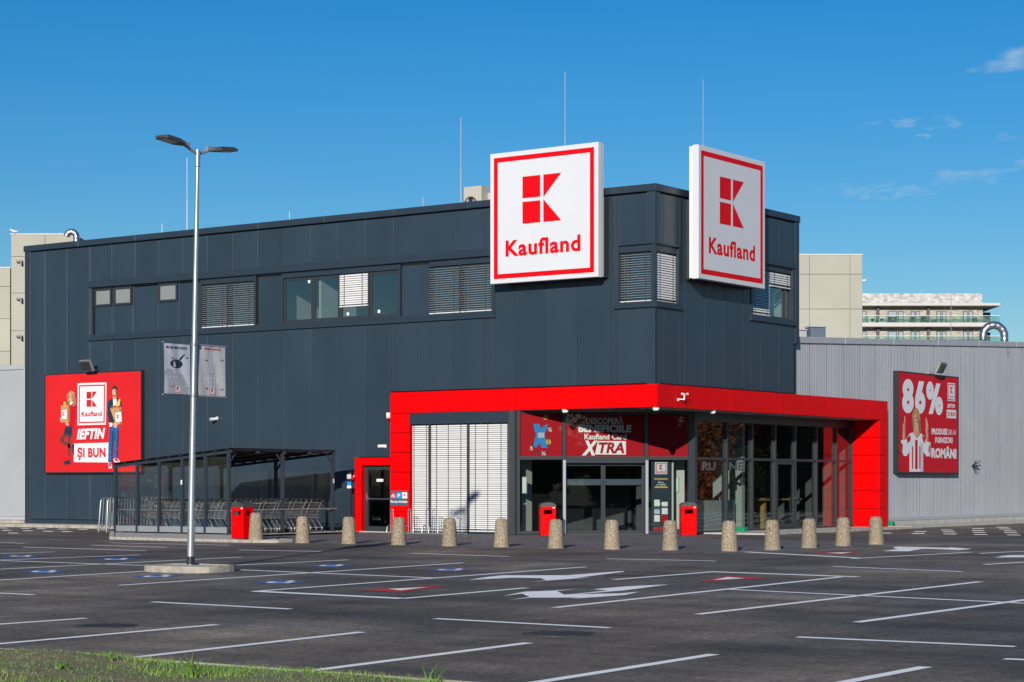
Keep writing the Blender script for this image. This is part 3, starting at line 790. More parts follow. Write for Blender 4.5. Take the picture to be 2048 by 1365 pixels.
for p0, p1, pm in ((404.5, 510, 456.5), (859.5, 984, 921.5)):
    for q0, q1 in ((p0, pm - .4), (pm + .4, p1)):
        w = window(FW, u(q0), u(q1), 7.1, 8.63, d=-.17); slats(FW, u(q0) + .01, u(q1) - .01, 7.1, 8.61, .072, -.085, 'slat_grey', w, ang=13, w=.062)
    MB().fbox(FW, u(p0), u(p1), 8.63, 8.78, -.2, -.05).build('blind_box', 'anthracite_trim', store)
    MB().fbox(FW, u(pm) - .02, u(pm) + .02, 7.1, 8.62, -.13, -.05).build('guide_rail', 'dark_frame', store)
ws = []
for p0, p1 in ((566, 625.5), (626, 678.8), (679.4, 738), (739, 799)):
    ws.append(window(FW, u(p0), u(p1), 7.1, 8.63, fw=.09, d=-.15))
MB().fbox(FW, u(566), u(799), 8.63, 8.78, -.2, -.05).build('blind_box', 'anthracite_trim', store)
slats(FW, u(680.5), u(736.5), 7.52, 8.62, .072, -.075, 'slat', ws[2], ang=62, w=.064)
for w, p, t in ((0, 614.5, 8.46), (1, 674, 8.46), (2, 692, 7.28), (3, 754, 7.3)):
    MB().fbox(FW, u(p), u(p) + .1, t - .05, t + .05, -.142, -.138).build('sticker', 'plastic_white', ws[w])
# corner window
mb = MB()
for F, (a, b, c, d), e in ((FL, CWL, 1), (FR, CWR, 0)):
    mb.fbox(F, a, b - (.0 if e else 0), c - .03, c + .06, -.22, .05); mb.fbox(F, a, b, d - .03, d + .03, -.22, .03)
    s = a if e else b - .08
    mb.fbox(F, s, s + .08, c + .06, d - .03, -.22, .01)
mb.box(XC - .13, XC - .01, WL + .01, WL + .13, CWL[2] + .06, CWL[3] - .03)
mb.build('corner_window_frame', 'anthracite_trim', store)
mb = MB(); mb.panel(FL, -1.62, XC + .06, 6.9, 6.998, -.04, .085, .01); mb.panel(FR, WL - .05, 1.74, 6.902, 6.996, -.04, .083, .01); mb.build('window_sill', 'anthracite_trim', store)
w = window(FL, -1.47, -.34, 7.1, 8.60, d=-.18); slats(FL, -1.46, -.36, 7.1, 8.58, .072, -.085, 'slat_grey', w, ang=13, w=.062)
w = window(FR, .34, 1.57, 7.1, 8.60, d=-.18); slats(FR, .36, 1.55, 7.1, 8.58, .072, -.085, 'slat', w, ang=60, w=.07)
mb = MB(); mb.fbox(FL, -1.47, -.34, 8.6, 8.81, -.2, -.05); mb.fbox(FR, .34, 1.57, 8.6, 8.81, -.2, -.05); mb.build('blind_box', 'anthracite_trim', store)
# right window
a, b, c, d = RWIN
mb = MB(); mb.fbox(FR, a, b, c - .02, c + .08, -.2, .05); mb.fbox(FR, a, b, d - .03, d, -.2, -.02); mb.fbox(FR, a, a + .1, c + .08, d - .03, -.2, .02); mb.fbox(FR, b - .1, b, c + .08, d - .03, -.2, .02); mb.build('band_frame', 'anthracite_trim', store)
MB().panel(FR, a - .08, b + .08, d + .003, d + .2, -.05, .05, .01).build('band_flashing', 'anthracite_trim', store)
MB().panel(FR, a - .1, b + .1, c - .12, c - .022, -.05, .08, .01).build('band_sill', 'anthracite_trim', store)
ym = yr(1543.5)
w = window(FR, a + .12, ym - .01, 7.09, 8.62, d=-.17); slats(FR, a + .13, ym - .02, 7.12, 8.6, .072, -.08, 'slat', w, ang=60, w=.07)
w = window(FR, ym + .01, b - .45, 7.09, 8.62, d=-.17); slats(FR, ym + .02, b - .13, 8.12, 8.6, .072, -.08, 'slat', w, ang=62, w=.07)
w = window(FR, b - .44, b - .12, 7.09, 8.62, d=-.17)
MB().fbox(FR, a + .1, b - .1, 8.62, 8.77, -.2, -.05).build('blind_box', 'anthracite_trim', store)
# upper rooms behind the glass
mb = MB()
mb.box(XL + .3, -.5, .5, 6.0, 6.7, 6.8); mb.box(XL + .3, -.5, .5, 6.0, 9.1, 9.2)
mb.box(XL + .3, -6.0, 4.4, 4.5, 6.8, 9.1); mb.box(-6.0, -5.9, .5, 9.2, 6.8, 9.1); mb.box(-5.9, -.5, 9.25, 9.35, 6.8, 9.1)
for q in (-20.2, -15.6, -13.7): mb.box(q, q + .1, .5, 4.4, 6.8, 9.1)
mb.box(-5.9, -.5, 4.4, 4.5, 6.8, 9.1)
mb.build('upper_room', 'beige_inner', store)

# ---- red canopy
CZ0, CZ1 = 3.90, 4.585
cp = MB()
cp.box(-10.1, -.06, .06, .30, CZ0 + .03, CZ1 - .02); cp.box(-.30, -.06, .30, 15.95, CZ0 + .03, CZ1 - .02)
canopy = cp.build('canopy', 'core_dark', store)
# roof sheet and soffit
MB().box(-10.1, -.07, .31, 1.0, CZ1 - .05, CZ1 - .022).build('canopy_roof', 'anthracite_trim', canopy)
MB().box(-1.2, -.31, 1.01, 15.95, CZ1 - .05, CZ1 - .022).build('canopy_roof', 'anthracite_trim', canopy)
so = MB()
so.prism(Frame((0, 0, 0), (1, 0, 0), (0, 1, 0), (0, 0, 1)), [(-5.3, .05), (-.05, .05), (-.05, 15.3), (-1.5, 15.3), (-1.5, 4.6), (-5.3, .6)], CZ0 - .012, CZ0 + .022)
so.build('soffit', 'soffit', canopy)
for (x, y) in ((-3.6, .5), (-2.2, .55), (-.9, .6), (-.5, 2.0), (-.5, 4.2), (-.5, 6.4), (-.5, 8.6), (-.5, 10.8), (-.5, 13.0)):
    MB().lathe((x, y, CZ0 - .03), [(.06, 0), (.085, .005), (.085, .016)], 14).build('downlight', 'plastic_white', canopy)
F0, F1 = FY(0), FX(0)
def row(F, edges, t0, t1, name, parent, d=0.0, m='red_panel', gap=.012):
    for a, b in zip(edges, edges[1:]): MB().panel(F, a + gap / 2, b - gap / 2, t0, t1, -.055, d, .008).build(name, m, parent)
row(F0, [-10.2] + [xl(p, 0) for p in (868, 1030, 1202)] + [.0], CZ0, CZ1, 'fascia_panel', canopy)
row(F1, [.06] + [yr(p, 0) for p in (1350, 1460, 1560, 1653.7, 1740.6)] + [16.04], CZ0, CZ1, 'fascia_panel', canopy)
MB().panel(F1, .002, .055, CZ0, CZ1, -.05, 0, .004).build('fascia_corner', 'red_panel', canopy)
ZJ = [.04] + [CZ0 - .64 * k for k in (5, 4, 3, 2, 1)] + [CZ0 - .004]
for a, b in zip(ZJ, ZJ[1:]):
    MB().panel(F0, -10.2, -9.42, a + .006, b - .006, -.055, 0, .008).build('column_panel', 'red_panel', canopy)
    MB().panel(F1, 15.36, 16.04, a + .006, b - .006, -.055, 0, .008).build('column_panel', 'red_panel', canopy)
    MB().panel(FY(15.33), -1.12, -.06, a + .006, b - .006, -.03, .02, .008).build('column_panel', 'red_panel', canopy)
    MB().panel(FX(-9.415), .003, .2, a + .006, b - .006, -.03, .0, .006).build('column_panel', 'red_panel', canopy)
mb = MB(); mb.box(-10.14, -9.46, .058, .3, .0, CZ0); mb.box(-1.12, -.06, 15.362, 15.98, .0, CZ0); mb.build('column_core', 'core_dark', canopy)
# flank of the left end, seen edge on
MB().box(-10.2, -10.15, .058, .25, .0, CZ1 - .003).build('column_flank', 'red_panel', canopy)
# staff door with its red surround
dr = MB(); dr.box(-11.70, -11.41, .0, .26, .03, 2.46); dr.box(-11.41, -10.205, .0, .26, 2.21, 2.46)
ds = dr.build('door_surround', 'red_panel', store)
MB().box(-11.42, -10.2, -.12, .3, -.02, .035).build('door_step', 'concrete_pale', store)
door = MB().fbox(FY(.17), -11.40, -11.24, .04, 2.2, -.03, .03).fbox(FY(.17), -10.33, -10.21, .04, 2.2, -.03, .03).fbox(FY(.17), -11.24, -10.33, .04, .2, -.03, .03).fbox(FY(.17), -11.24, -10.33, 2.06, 2.2, -.03, .03).build('door', 'dark_frame', store)
MB().fbox(FY(.17), -11.24, -10.33, .2, 2.06, -.008, .008).build('pane', 'glass', door)
MB().tube((-11.22, .10, 1.1), (-10.25, .10, 1.1), .014, 8).tube((-11.17, .10, 1.1), (-11.3, .12, 1.22), .012, 6).build('push_bar', 'chrome', door)
MB().fbox(FY(.17), -10.9, -10.62, 1.67, 1.76, .01, .014).build('notice', 'paper', door)
MB().fbox(FY(.17), -11.33, -11.29, 1.05, 1.3, .03, .036).build('lock_plate', 'chrome', door)
# lift-up blinds wall left of the entrance
sh = MB(); sh.fbox(F0, -9.40, -5.5, 3.53, 3.895, -.3, -.02)
sb = sh.build('blind_wall', 'anthracite_trim', store); MB().fbox(F0, -9.40, -5.5, .0, .06, -.3, -.10).build('threshold', 'anthracite_trim', sb)
edges = [-9.40, xl(860, .1), xl(937, .1), -5.49]
for i, (a, b) in enumerate(zip(edges, edges[1:])):
    w = window(F0, a + .02, b - .02, .07, 3.52, fw=.06, glass='glass', d=-.22)
    slats(F0, a + .035, b - .035, .09, 3.52, .0655, -.12, 'slat', w, ang=66, w=.053, cords=((.12, .85) if i == 0 else (.16, .48, .82)))
for x in edges[1:3]: MB().fbox(F0, x - .03, x + .03, .06, 3.525, -.2, -.05).build('guide_rail', 'dark_frame', sb)
MB().fbox(F0, -5.497, -5.17, .0, 3.895, -.32, -.01).build('post', 'dark_frame', sb)
MB().fbox(F0, -5.44, -5.36, .0, 3.89, -.0, .035).build('post_cap', 'dark_frame', sb)

# ---- diagonal entrance glazing
C45 = math.sqrt(.5)
FD = Frame((-5.19, 0.05, 0), (C45, C45, 0), (0, 0, 1), (C45, -C45, 0))
def sd(px):
    d = ray(px, 900); o = CAM - FD.o
    t = -o.dot(FD.n) / d.dot(FD.n); return (CAM + d * t - FD.o).dot(FD.us)
def zd(px, v):
    d = ray(px, v); o = CAM - FD.o; t = -o.dot(FD.n) / d.dot(FD.n); return (CAM + d * t).z
SEND = 5.72
ent = MB(); 
e_s = [sd(1036), sd(1128), sd(1292), sd(1384)]
TZ = 2.42
for s in e_s: ent.fbox(FD, s - .05, s + .05, .02, 3.89, -.1, .06)
ent.fbox(FD, e_s[0] - .3, e_s[0] - .055, .02, 3.888, -.1, .0)
ent.fbox(FD, e_s[0], e_s[3], TZ - .06, TZ + .05, -.09, .045); ent.fbox(FD, e_s[0], e_s[3], 3.8, 3.888, -.09, .03)
ent.fbox(FD, e_s[0] + .05, e_s[1] - .05, .02, .12, -.08, .04); ent.fbox(FD, e_s[2] + .05, e_s[3] - .05, .02, .12, -.08, .04)
ent = ent.build('entrance_glazing', 'dark_frame', store)
for a, b in zip(e_s, e_s[1:]): MB().fbox(FD, a + .05, b - .05, TZ + .05, 3.8, -.01, .01).build('pane', 'glass', ent)
for a, b in ((e_s[0], e_s[1]), (e_s[2], e_s[3])): MB().fbox(FD, a + .05, b - .05, .12, TZ - .06, -.01, .01).build('pane', 'glass', ent)
MB().fbox(FD, e_s[2] - .03, e_s[2] + .06, .02, TZ - .07, .062, .075).build('steel_cover', 'alu', ent)
MB().fbox(FD, e_s[1] - .045, e_s[1] + .045, .02, TZ - .07, .062, .075).build('steel_cover', 'alu', ent)
MB().fbox(FD, e_s[1] + .05, e_s[2] - .05, TZ - .16, TZ - .065, -.1, .10).build('door_operator', 'dark_frame', ent)
for (a, b) in ((sd(1131), sd(1207.5)), (sd(1208), sd(1289))):
    lf = MB(); fw = .065
    lf.fbox(FD, a, a + fw, .03, 2.25, -.15, -.11).fbox(FD, b - fw, b, .03, 2.25, -.15, -.11).fbox(FD, a + fw, b - fw, .03, .13, -.15, -.11).fbox(FD, a + fw, b - fw, 2.17, 2.25, -.15, -.11)
    lf = lf.build('sliding_door', 'dark_frame', ent)
    MB().fbox(FD, a + fw, b - fw, .13, 2.17, -.134, -.126).build('pane', 'glass', lf)
    MB().fbox(FD, a + fw, b - fw, 1.56, 1.75, -.14, -.136).build('visibility_band', 'sign_slate', lf)
# red advertising film inside the upper panes
FB = FD.shift(-.012)
for i, (a, b) in enumerate(zip(e_s, e_s[1:])):
    MB().fbox(FB, a + .06, b - .06, TZ + .05, 3.79, -.012, -.004).build('banner_film', 'print_red_deep', ent)
tx = MB(); dd = -.0025
S = lambda px: sd(px)
tx2 = MB()
put_text(tx, FB, 'DESCOPERĂ', S(1172), S(1247), zd(1200, 848), .19, dd, .03); put_text(tx, FB, 'BENEFICIILE', S(1157), S(1263), zd(1200, 864), .22, dd, .045)
put_text(tx, FB, 'Kaufland Card', S(1169), S(1253), zd(1200, 879), .17, dd, .025)
put_text(tx, FB, 'X', S(1164), S(1196), zd(1180, 909.5), .44, dd, .05, .25)
tx.add([FB.P(S(1190), zd(1200, 909.5), dd), FB.P(S(1252), zd(1200, 909.5), dd), FB.P(S(1252), zd(1200, 882.5), dd), FB.P(S(1196), zd(1200, 882.5), dd)], [(0, 1, 2, 3)])
tx.build('film_lettering', 'film_white', ent)
put_text(tx2, FB, 'TRA', S(1197), S(1249), zd(1200, 906), .33, -.001, .04, .2); tx2.build('film_lettering', 'print_red_deep', ent)
def px6(x, y): uu, vv = 780 + x * .24905, 760 + y * .24905; return (sd(uu), zd(uu, vv))
flat(FB, [[px6(*p) for p in q] for q in ([(1148, 355), (1200, 355), (1215, 400), (1228, 375), (1272, 352), (1240, 440), (1265, 545), (1215, 545), (1205, 500), (1180, 540), (1148, 545), (1175, 440)],)], dd).build('film_emblem', 'print_blue', ent)
ph = MB()
for a, b, c, d in ((1146, 1152, 350, 580), (1268, 1274, 350, 580), (1152, 1268, 575, 583)): 
    p, q = px6(a, d), px6(b, c); ph.fbox(FB, p[0], q[0], p[1], q[1], dd, dd + .001)
ph.build('film_emblem', 'print_navy', ent)
wt = MB(); 
for (x, y, s) in ((1265, 415, 36), (1215, 605, 38), (1125, 565, 26)): p, q = px6(x, y), px6(x + s, y); put_text(wt, FB, '%', p[0], q[0], p[1], .12, dd + .001, .02)
flat(FB, [[px6(*p) for p in q] for q in ([(1188, 425), (1240, 425), (1240, 465), (1188, 465)],)], dd + .0015).build('film_emblem', 'print_grey_pale', ent)
wt.build('film_lettering', 'print_white', ent)
flat(FB, [[px6(*p) for p in ellipse(cx_, cy_, r_, r_)] for cx_, cy_, r_ in ((1272, 500, 22), (1250, 300, 20))], dd).build('film_emblem', 'print_gold', ent)
flat(FB, [[px6(*p) for p in q] for q in ([(1105, 555), (1135, 530), (1165, 535), (1150, 580), (1120, 575)],)], dd).build('film_emblem', 'print_red', ent)

# ---- long glass front on the right, deep mullions
FG = FX(-1.12)
gl = MB(); YG = [4.12] + [yr(p, -1.12) for p in (1451, 1502, 1547.5, 1588, 1630.5, 1670)] + [15.3]
for i, s in enumerate(YG):
    gl.fbox(FG, s - .04, s - .006, .02, 3.6, -.12, .08); gl.fbox(FG, s + .006, s + .04, .02, 3.6, -.12, .08)
gl.fbox(FG, YG[0], YG[-1], 3.6, 3.888, -.12, .1); gl.fbox(FG, YG[0], YG[-1], .02, .09, -.1, .1)
for a, b in zip(YG, YG[1:]): gl.fbox(FG, a + .045, b - .045, TZ - .05, TZ + .03, -.06, .06)
# corner post between the two glass fronts
gl.box(-1.30, -1.02, 3.98, 4.09, .02, 3.888)
gg = gl.build('side_glazing', 'dark_frame', store)
for i, (a, b) in enumerate(zip(YG, YG[1:])):
    MB().fbox(FG, a + .046, b - .046, TZ + .03, 3.6, -.008, .008).build('pane', 'glass_side', gg)
    if i == 3:
        dl = MB(); c, d = a + .08, b - .08
        dl.fbox(FG, c, c + .09, .1, TZ - .06, .0, .07).fbox(FG, d - .09, d, .1, TZ - .06, .0, .07).fbox(FG, c + .09, d - .09, .1, .24, .0, .07).fbox(FG, c + .09, d - .09, TZ - .16, TZ - .06, .0, .07)
        dl = dl.build('side_door', 'dark_frame', gg); MB().fbox(FG, c + .09, d - .09, .24, TZ - .16, .03, .045).build('pane', 'glass_side', dl)
        MB().tube((-1.02, d - .05, 1.1), (-.96, d - .05, 1.1), .012).tube((-.96, d - .05, 1.1), (-.96, d - .2, 1.1), .012).build('handle', 'chrome', dl)
    else: MB().fbox(FG, a + .046, b - .046, .09, TZ - .05, -.008, .008).build('pane', 'glass_side', gg)
# ---- rooms behind the entrance
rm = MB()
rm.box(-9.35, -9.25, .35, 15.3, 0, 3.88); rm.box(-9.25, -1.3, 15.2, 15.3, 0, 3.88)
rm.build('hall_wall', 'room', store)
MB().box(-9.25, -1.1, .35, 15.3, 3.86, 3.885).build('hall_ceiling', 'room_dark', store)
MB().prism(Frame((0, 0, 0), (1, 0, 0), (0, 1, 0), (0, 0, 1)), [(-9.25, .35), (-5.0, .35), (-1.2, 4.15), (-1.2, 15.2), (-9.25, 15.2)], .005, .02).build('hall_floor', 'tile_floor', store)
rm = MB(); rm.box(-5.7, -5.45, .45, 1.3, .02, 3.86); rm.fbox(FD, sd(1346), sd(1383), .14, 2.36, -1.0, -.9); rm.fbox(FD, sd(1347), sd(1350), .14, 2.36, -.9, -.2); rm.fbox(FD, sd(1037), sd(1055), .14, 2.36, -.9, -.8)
rm.build('inner_wall', 'beige_inner', store)
# what shows behind the long glass front
inn = MB().box(-2.9, -1.75, 8.35, 8.55, .02, 3.85).build('inner_pier', 'pier_pale', store)
MB().box(-1.9, -1.78, 5.3, 7.9, .02, 1.05).build('inner_counter', 'pier_pale', store)
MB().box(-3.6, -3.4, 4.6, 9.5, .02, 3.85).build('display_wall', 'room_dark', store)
flat(FX(-3.38), [[(7.0, 1.1), (8.4, 1.1), (8.4, 2.9), (7.9, 1.9), (7.2, 1.5)], [(8.9, 1.1), (9.3, 1.1), (9.3, 2.6), (8.9, 2.2)]], .003).build('wall_graphic', 'red_panel', store, 'stuff')
lt = MB(); put_text(lt, FX(-1.145), 'RU', yr(1404, -1.15), yr(1431, -1.15), 2.05, .27, 0, .04); put_text(lt, FX(-1.145), 'NE', yr(1458, -1.15), yr(1487, -1.15), 2.05, .27, 0, .04); lt.build('glass_lettering', 'print_grey', gg, 'stuff')
MB().box(-2.2, -1.9, 10.2, 10.35, .02, 1.1).build('inner_rail_post', 'print_tan', store)
MB().box(-2.4, -1.8, 9.6, 12.8, 1.02, 1.08).build('inner_ledge', 'print_tan', store)
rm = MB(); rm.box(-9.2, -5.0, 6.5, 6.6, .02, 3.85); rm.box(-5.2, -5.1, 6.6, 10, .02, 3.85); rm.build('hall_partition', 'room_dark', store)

# ================================================================== sales halls left and right of the block
hall = thing('sales_hall', 'low light grey ribbed sales hall running back from the red canopy', 'building', (-.4, 9.4, 0))
HX = -.4; FH = FX(HX)
def htop(y): return 6.47 + (y - 9.4) * .0475
y = 9.40; pitch = 1.29
while y < 48:
    y1 = y + pitch; t0 = 4.3 if y1 < 16.4 else .30
    mb = MB()
    ribs = 10; w = (pitch - .02) / ribs
    prof = []
    for i in range(ribs):
        s = y + .01 + i * w
        prof += [(s, -.012), (s + w * .28, 0), (s + w * .72, 0), (s + w, -.012)]
    lo = [FH.P(s, t0, d) for s, d in prof]; hi = [FH.P(s, htop(s) - .12, d) for s, d in prof]
    n_ = len(prof); mb.add(lo + hi, [(i, i + 1, n_ + i + 1, n_ + i) for i in range(n_ - 1)])
    mb.add([FH.P(y + .01, t0, -.05), FH.P(y1 - .01, t0, -.05), FH.P(y1 - .01, htop(y1) - .12, -.05), FH.P(y + .01, htop(y) - .12, -.05)], [(0, 1, 2, 3)])
    mb.build('wall_panel', 'grey_ribbed', hall)
    y = y1
mb = MB(); mb.add([FH.P(16.03, .2, -.06), FH.P(48.1, .2, -.06), FH.P(48.1, htop(48) - .1, -.06), FH.P(16.03, htop(16) - .1, -.06)], [(0, 1, 2, 3)]); mb.add([FH.P(9.4, 4.3, -.06), FH.P(16.03, 4.3, -.06), FH.P(16.03, htop(16) - .1, -.06), FH.P(9.4, htop(9.4) - .1, -.06)], [(0, 1, 2, 3)])
mb.box(-40, HX - .1, 48, 48.2, .2, 8); mb.build('wall_core', 'core_dark', hall)
y = 9.3
while y < 48:
    e = min(y + 4, 48.2); F = Frame((HX, y, htop(y)), (0, 1, .0475), (0, 0, 1), (1, 0, 0)); MB().panel(F, 0, e - y - .008, -.14, .09, -.5, .05, .02).build('coping', 'grey_cap', hall); y += 4
mb = MB(); mb.add([Vector((HX - .3, 9.5, htop(9.5) - .15)), Vector((HX - .3, 48, htop(48) - .15)), Vector((-40, 48, htop(48) - .15)), Vector((-40, 9.5, htop(9.5) - .15))], [(0, 1, 2, 3)]); mb.build('roof', 'grey_cap', hall)
MB().panel(FH, 16.06, 48.1, .22, .36, -.05, .04, .015).build('base_trim', 'grey_cap', hall)
MB().box(HX - .3, HX + .02, 16.06, 48.1, -.02, .219).build('plinth', 'concrete_pale', hall)
hall2 = thing('sales_hall', 'low plain white sales hall wing left of the dark block', 'building', (-28.2, .5, 0))
F2 = FY(.5); ZH = onY(25, 734, .5).z
x = -28.16
while x > -48:
    MB().panel(F2, x - 2.39, x - .01, .34, ZH - .12, -.06, 0, .008).build('wall_panel', 'white_wall', hall2); x -= 2.4
MB().box(-48, -28.15, .56, .7, .2, ZH - .1).build('wall_core', 'grey_cap', hall2)
MB().panel(F2, -48, -28.15, ZH - .12, ZH + .07, -.4, .05, .02).build('coping', 'grey_cap', hall2)
MB().panel(F2, -48, -28.15, .2, .335, -.05, .03, .012).build('base_trim', 'grey_cap', hall2)
MB().box(-48, -28.12, .52, .8, -.02, .2).build('plinth', 'concrete', hall2)
MB().box(-48, -28.2, .9, 40, ZH - .2, ZH - .1).build('roof', 'grey_cap', hall2)
MB().tube((-28.35, .40, .4), (-28.35, .40, ZH - .1), .05).build('downpipe', 'grey_cap', hall2)

# ================================================================== rooftop signs
def logo_sign(F, s0, s1, t0, t1, d, thick, label):
    """white light box with red border, K emblem and lettering; F.P(s,t,0) is the wall face"""
    base = F.P((s0 + s1) / 2, t0, 0)
    t = thing('logo_sign', label, 'sign', base, group='rooftop logo signs')
    body = MB().panel(F, s0, s1, t0, t1, d - thick * .62, d, .012).build('light_box', 'sign_white', t)
    MB().fbox(F, s0 + .03, s1 - .03, t0 + .03, t1 - .03, d - thick, d - thick * .62 - .004).build('back_tray', 'sign_side', t)
    mb = MB(); mb.fbox(F, s0 + .25, s1 + (.0), t0 + .02, min(t1, 10.3), .01, d - thick - .004)
    mb.build('support_box', 'core_dark', t)
    mb = MB()
    for s in (s0 + .6, (s0 + s1) / 2, s1 - .6): mb.fbox(F, s - .05, s + .05, 10.3, t1 - .2, .05, d - thick - .006)
    mb.build('support_post', 'black_metal', t)
    w, h = s1 - s0, t1 - t0; g = .003
    a, b = .036 * w, .073 * w
    mb = MB()
    for (c, e, p, q) in ((a, w - a, a, b), (a, w - a, h - b, h - a), (a, b, b, h - b), (w - b, w - a, b, h - b)): mb.fbox(F, s0 + c, s0 + e, t0 + p, t0 + q, d + .0005, d + g)
    mb.build('border', 'sign_red', t)
    k_logo(MB(), F, s0 + .308 * w, s0 + .668 * w, t0 + .442 * h, t0 + .80 * h, d + g).build('emblem', 'sign_red', t)
    put_text(MB(), F, 'Kaufland', s0 + .148 * w, s0 + .842 * w, t0 + .207 * h, .118 * h, d + g, .034, space=1.1).build('lettering', 'sign_red', t)
    return t
D_S = .60
sL0, sL1 = xl(980.2, WL - D_S), xl(1196.3, WL - D_S); tz0, tz1 = zl(980, 569, WL - D_S), zl(980.2, 308.9, WL - D_S)
logo_sign(FL, sL0, sL1, tz0, tz1, D_S, .34, 'sunlit square white rooftop sign with red K emblem left of the corner')
sR0, sR1 = yr(1397, WR + D_S), yr(1530, WR + D_S)
logo_sign(FR, sR0, sR1, tz0 + .0, tz1 + .0, D_S, .34, 'shaded square white rooftop sign with red K emblem right of the corner')

# ================================================================== billboards
def mapper(TL, TR, BL, BR, s0, s1, t0, t1):
    def f(x, y):
        k = (x - TL[0]) / (TR[0] - TL[0]); yt = TL[1] + (TR[1] - TL[1]) * k; yb = BL[1] + (BR[1] - BL[1]) * k
        return (s0 + (s1 - s0) * k, t1 - (t1 - t0) * (y - yt) / (yb - yt))
    return f
def board(F, s0, s1, t0, t1, label, d=.14):
    t = thing('billboard', label, 'billboard', F.P((s0 + s1) / 2, t0, 0))
    fr = MB(); fr.fbox(F, s0 - .04, s1 + .04, t0 - .05, t0, .0, d + .015); fr.fbox(F, s0 - .04, s1 + .04, t1, t1 + .04, .0, d + .015); fr.fbox(F, s0 - .04, s0, t0, t1, .0, d + .015); fr.fbox(F, s1, s1 + .04, t0, t1, .0, d + .015)
    fr.build('frame', 'black_metal', t)
    return t
def layer(F, M, polys, m, t, d, name='print'): return flat(F, [[M(*p) for p in q] for q in polys], d).build(name, m, t, 'stuff' if len(polys) > 1 else None)
def tline(F, M, body, x0, y0, x1, y1, cap_px, d, m, t, bold=.03, shear=0.0, space=1.06):
    a, b = M(x0, y0), M(x1, y1); h = abs(M(x0, y0)[1] - M(x0, y0 - cap_px)[1])
    return put_text(MB(), F, body, a[0], b[0], a[1], h, d, bold, shear, (b[1] - a[1]) / (b[0] - a[0]), space).build('lettering', m, t)
def shade(F, M, polys, m, t, d, k=.42, side=1):
    out = []
    for p in polys:
        x1 = max(q[0] for q in p) if side > 0 else min(q[0] for q in p); out.append([(x1 - (x1 - x) * k, y) for x, y in p])
    return layer(F, M, out, m, t, d)
# left billboard
s0, s1 = xl(91, WL - .14), xl(282, WL - .14); t0, t1 = 2.03, 5.66
bd = board(FL, s0, s1, t0, t1, 'red billboard with two shoppers holding paper bags on dark wall')
D0 = .141
MB().fbox(FL, s0, s1, t0, t1, .02, .14).build('poster', 'print_red', bd)
M = mapper((62, 175), (1145, 130), (52, 1272), (1140, 1255), s0, s1, t0, t1)
d1, d2, d3, d4 = D0 + .002, D0 + .004, D0 + .006, D0 + .008
layer(FL, M, [[(437, 265), (765, 257), (757, 730), (433, 740)], [(392, 945), (790, 932), (785, 1155), (392, 1155)]], 'print_white', bd, d1)
layer(FL, M, [[(452, 287), (750, 280), (744, 708), (448, 717)]], 'print_red', bd, d2)
layer(FL, M, [[(465, 303), (737, 296), (731, 693), (461, 702)]], 'print_white', bd, d3)
p, q = M(540, 532), M(658, 358); k_logo(MB(), FL, p[0], q[0], p[1], q[1], d4).build('emblem', 'print_red', bd)
tline(FL, M, 'Kaufland', 483, 637, 712, 632, 52, d4, 'print_red', bd, .035)
tline(FL, M, 'IEFTIN', 425, 893, 750, 880, 112, d1, 'print_white', bd, .05, .25)
tline(FL, M, 'ȘI BUN', 432, 1097, 755, 1090, 100, d2, 'print_red', bd, .045)
# shopper on the left of the poster
layer(FL, M, [[(320, 395), (340, 365), (365, 352), (395, 365), (410, 420), (415, 500), (395, 520), (380, 500), (330, 470), (318, 430)]], 'print_blond', bd, d1)
layer(FL, M, [ellipse(362, 428, 22, 46), [(230, 655), (255, 670), (268, 712), (238, 698)], [(295, 705), (335, 720), (333, 750), (302, 735)]], 'print_skin', bd, d3)
layer(FL, M, [[(350, 490), (385, 480), (415, 520), (415, 640), (395, 752), (340, 752), (335, 700), (350, 600)]], 'print_red_deep', bd, d2)
layer(FL, M, [[(345, 480), (385, 472), (375, 498), (352, 515)]], 'print_white', bd, d3)
layer(FL, M, [[(300, 752), (380, 750), (365, 872), (275, 832)], [(275, 1150), (350, 1128), (358, 1180), (285, 1188)], [(368, 955), (398, 950), (396, 1075), (376, 1040)]], 'print_navy', bd, d3)
layer(FL, M, [[(275, 832), (320, 852), (272, 905), (345, 955), (372, 1000), (360, 1010), (325, 985), (235, 925), (230, 900)], [(318, 858), (360, 865), (352, 980), (350, 1085), (328, 1085), (325, 960)]], 'print_tights', bd, d2)
layer(FL, M, [[(245, 515), (350, 505), (348, 690), (310, 715), (245, 690)], [(805, 545), (925, 530), (940, 705), (872, 742)]], 'print_tan', bd, d4)
layer(FL, M, [[(252, 570), (312, 565), (312, 665), (252, 670)], [(862, 600), (928, 585), (936, 690), (870, 707)]], 'print_white', bd, d4 + .002)
k2 = MB()
for a, b, c, e in ((264, 632, 291, 585), (881, 660, 910, 618)): p, q = M(a, b), M(c, e); k_logo(k2, FL, p[0], q[0], p[1], q[1], d4 + .004)
k2.build('emblem', 'print_red', bd)
layer(FL, M, [ellipse(270, 498, 18, 18), ellipse(300, 480, 14, 14), ellipse(905, 525, 14, 14), ellipse(828, 540, 14, 12), ellipse(860, 525, 14, 12)], 'print_red_deep', bd, d4)
layer(FL, M, [ellipse(288, 495, 14, 20), [(870, 505), (905, 440), (920, 445), (915, 515), (880, 530)]], 'print_gold', bd, d4 + .002)
layer(FL, M, [ellipse(328, 478, 18, 14), ellipse(838, 533, 12, 10)], 'print_green', bd, d4 + .003)
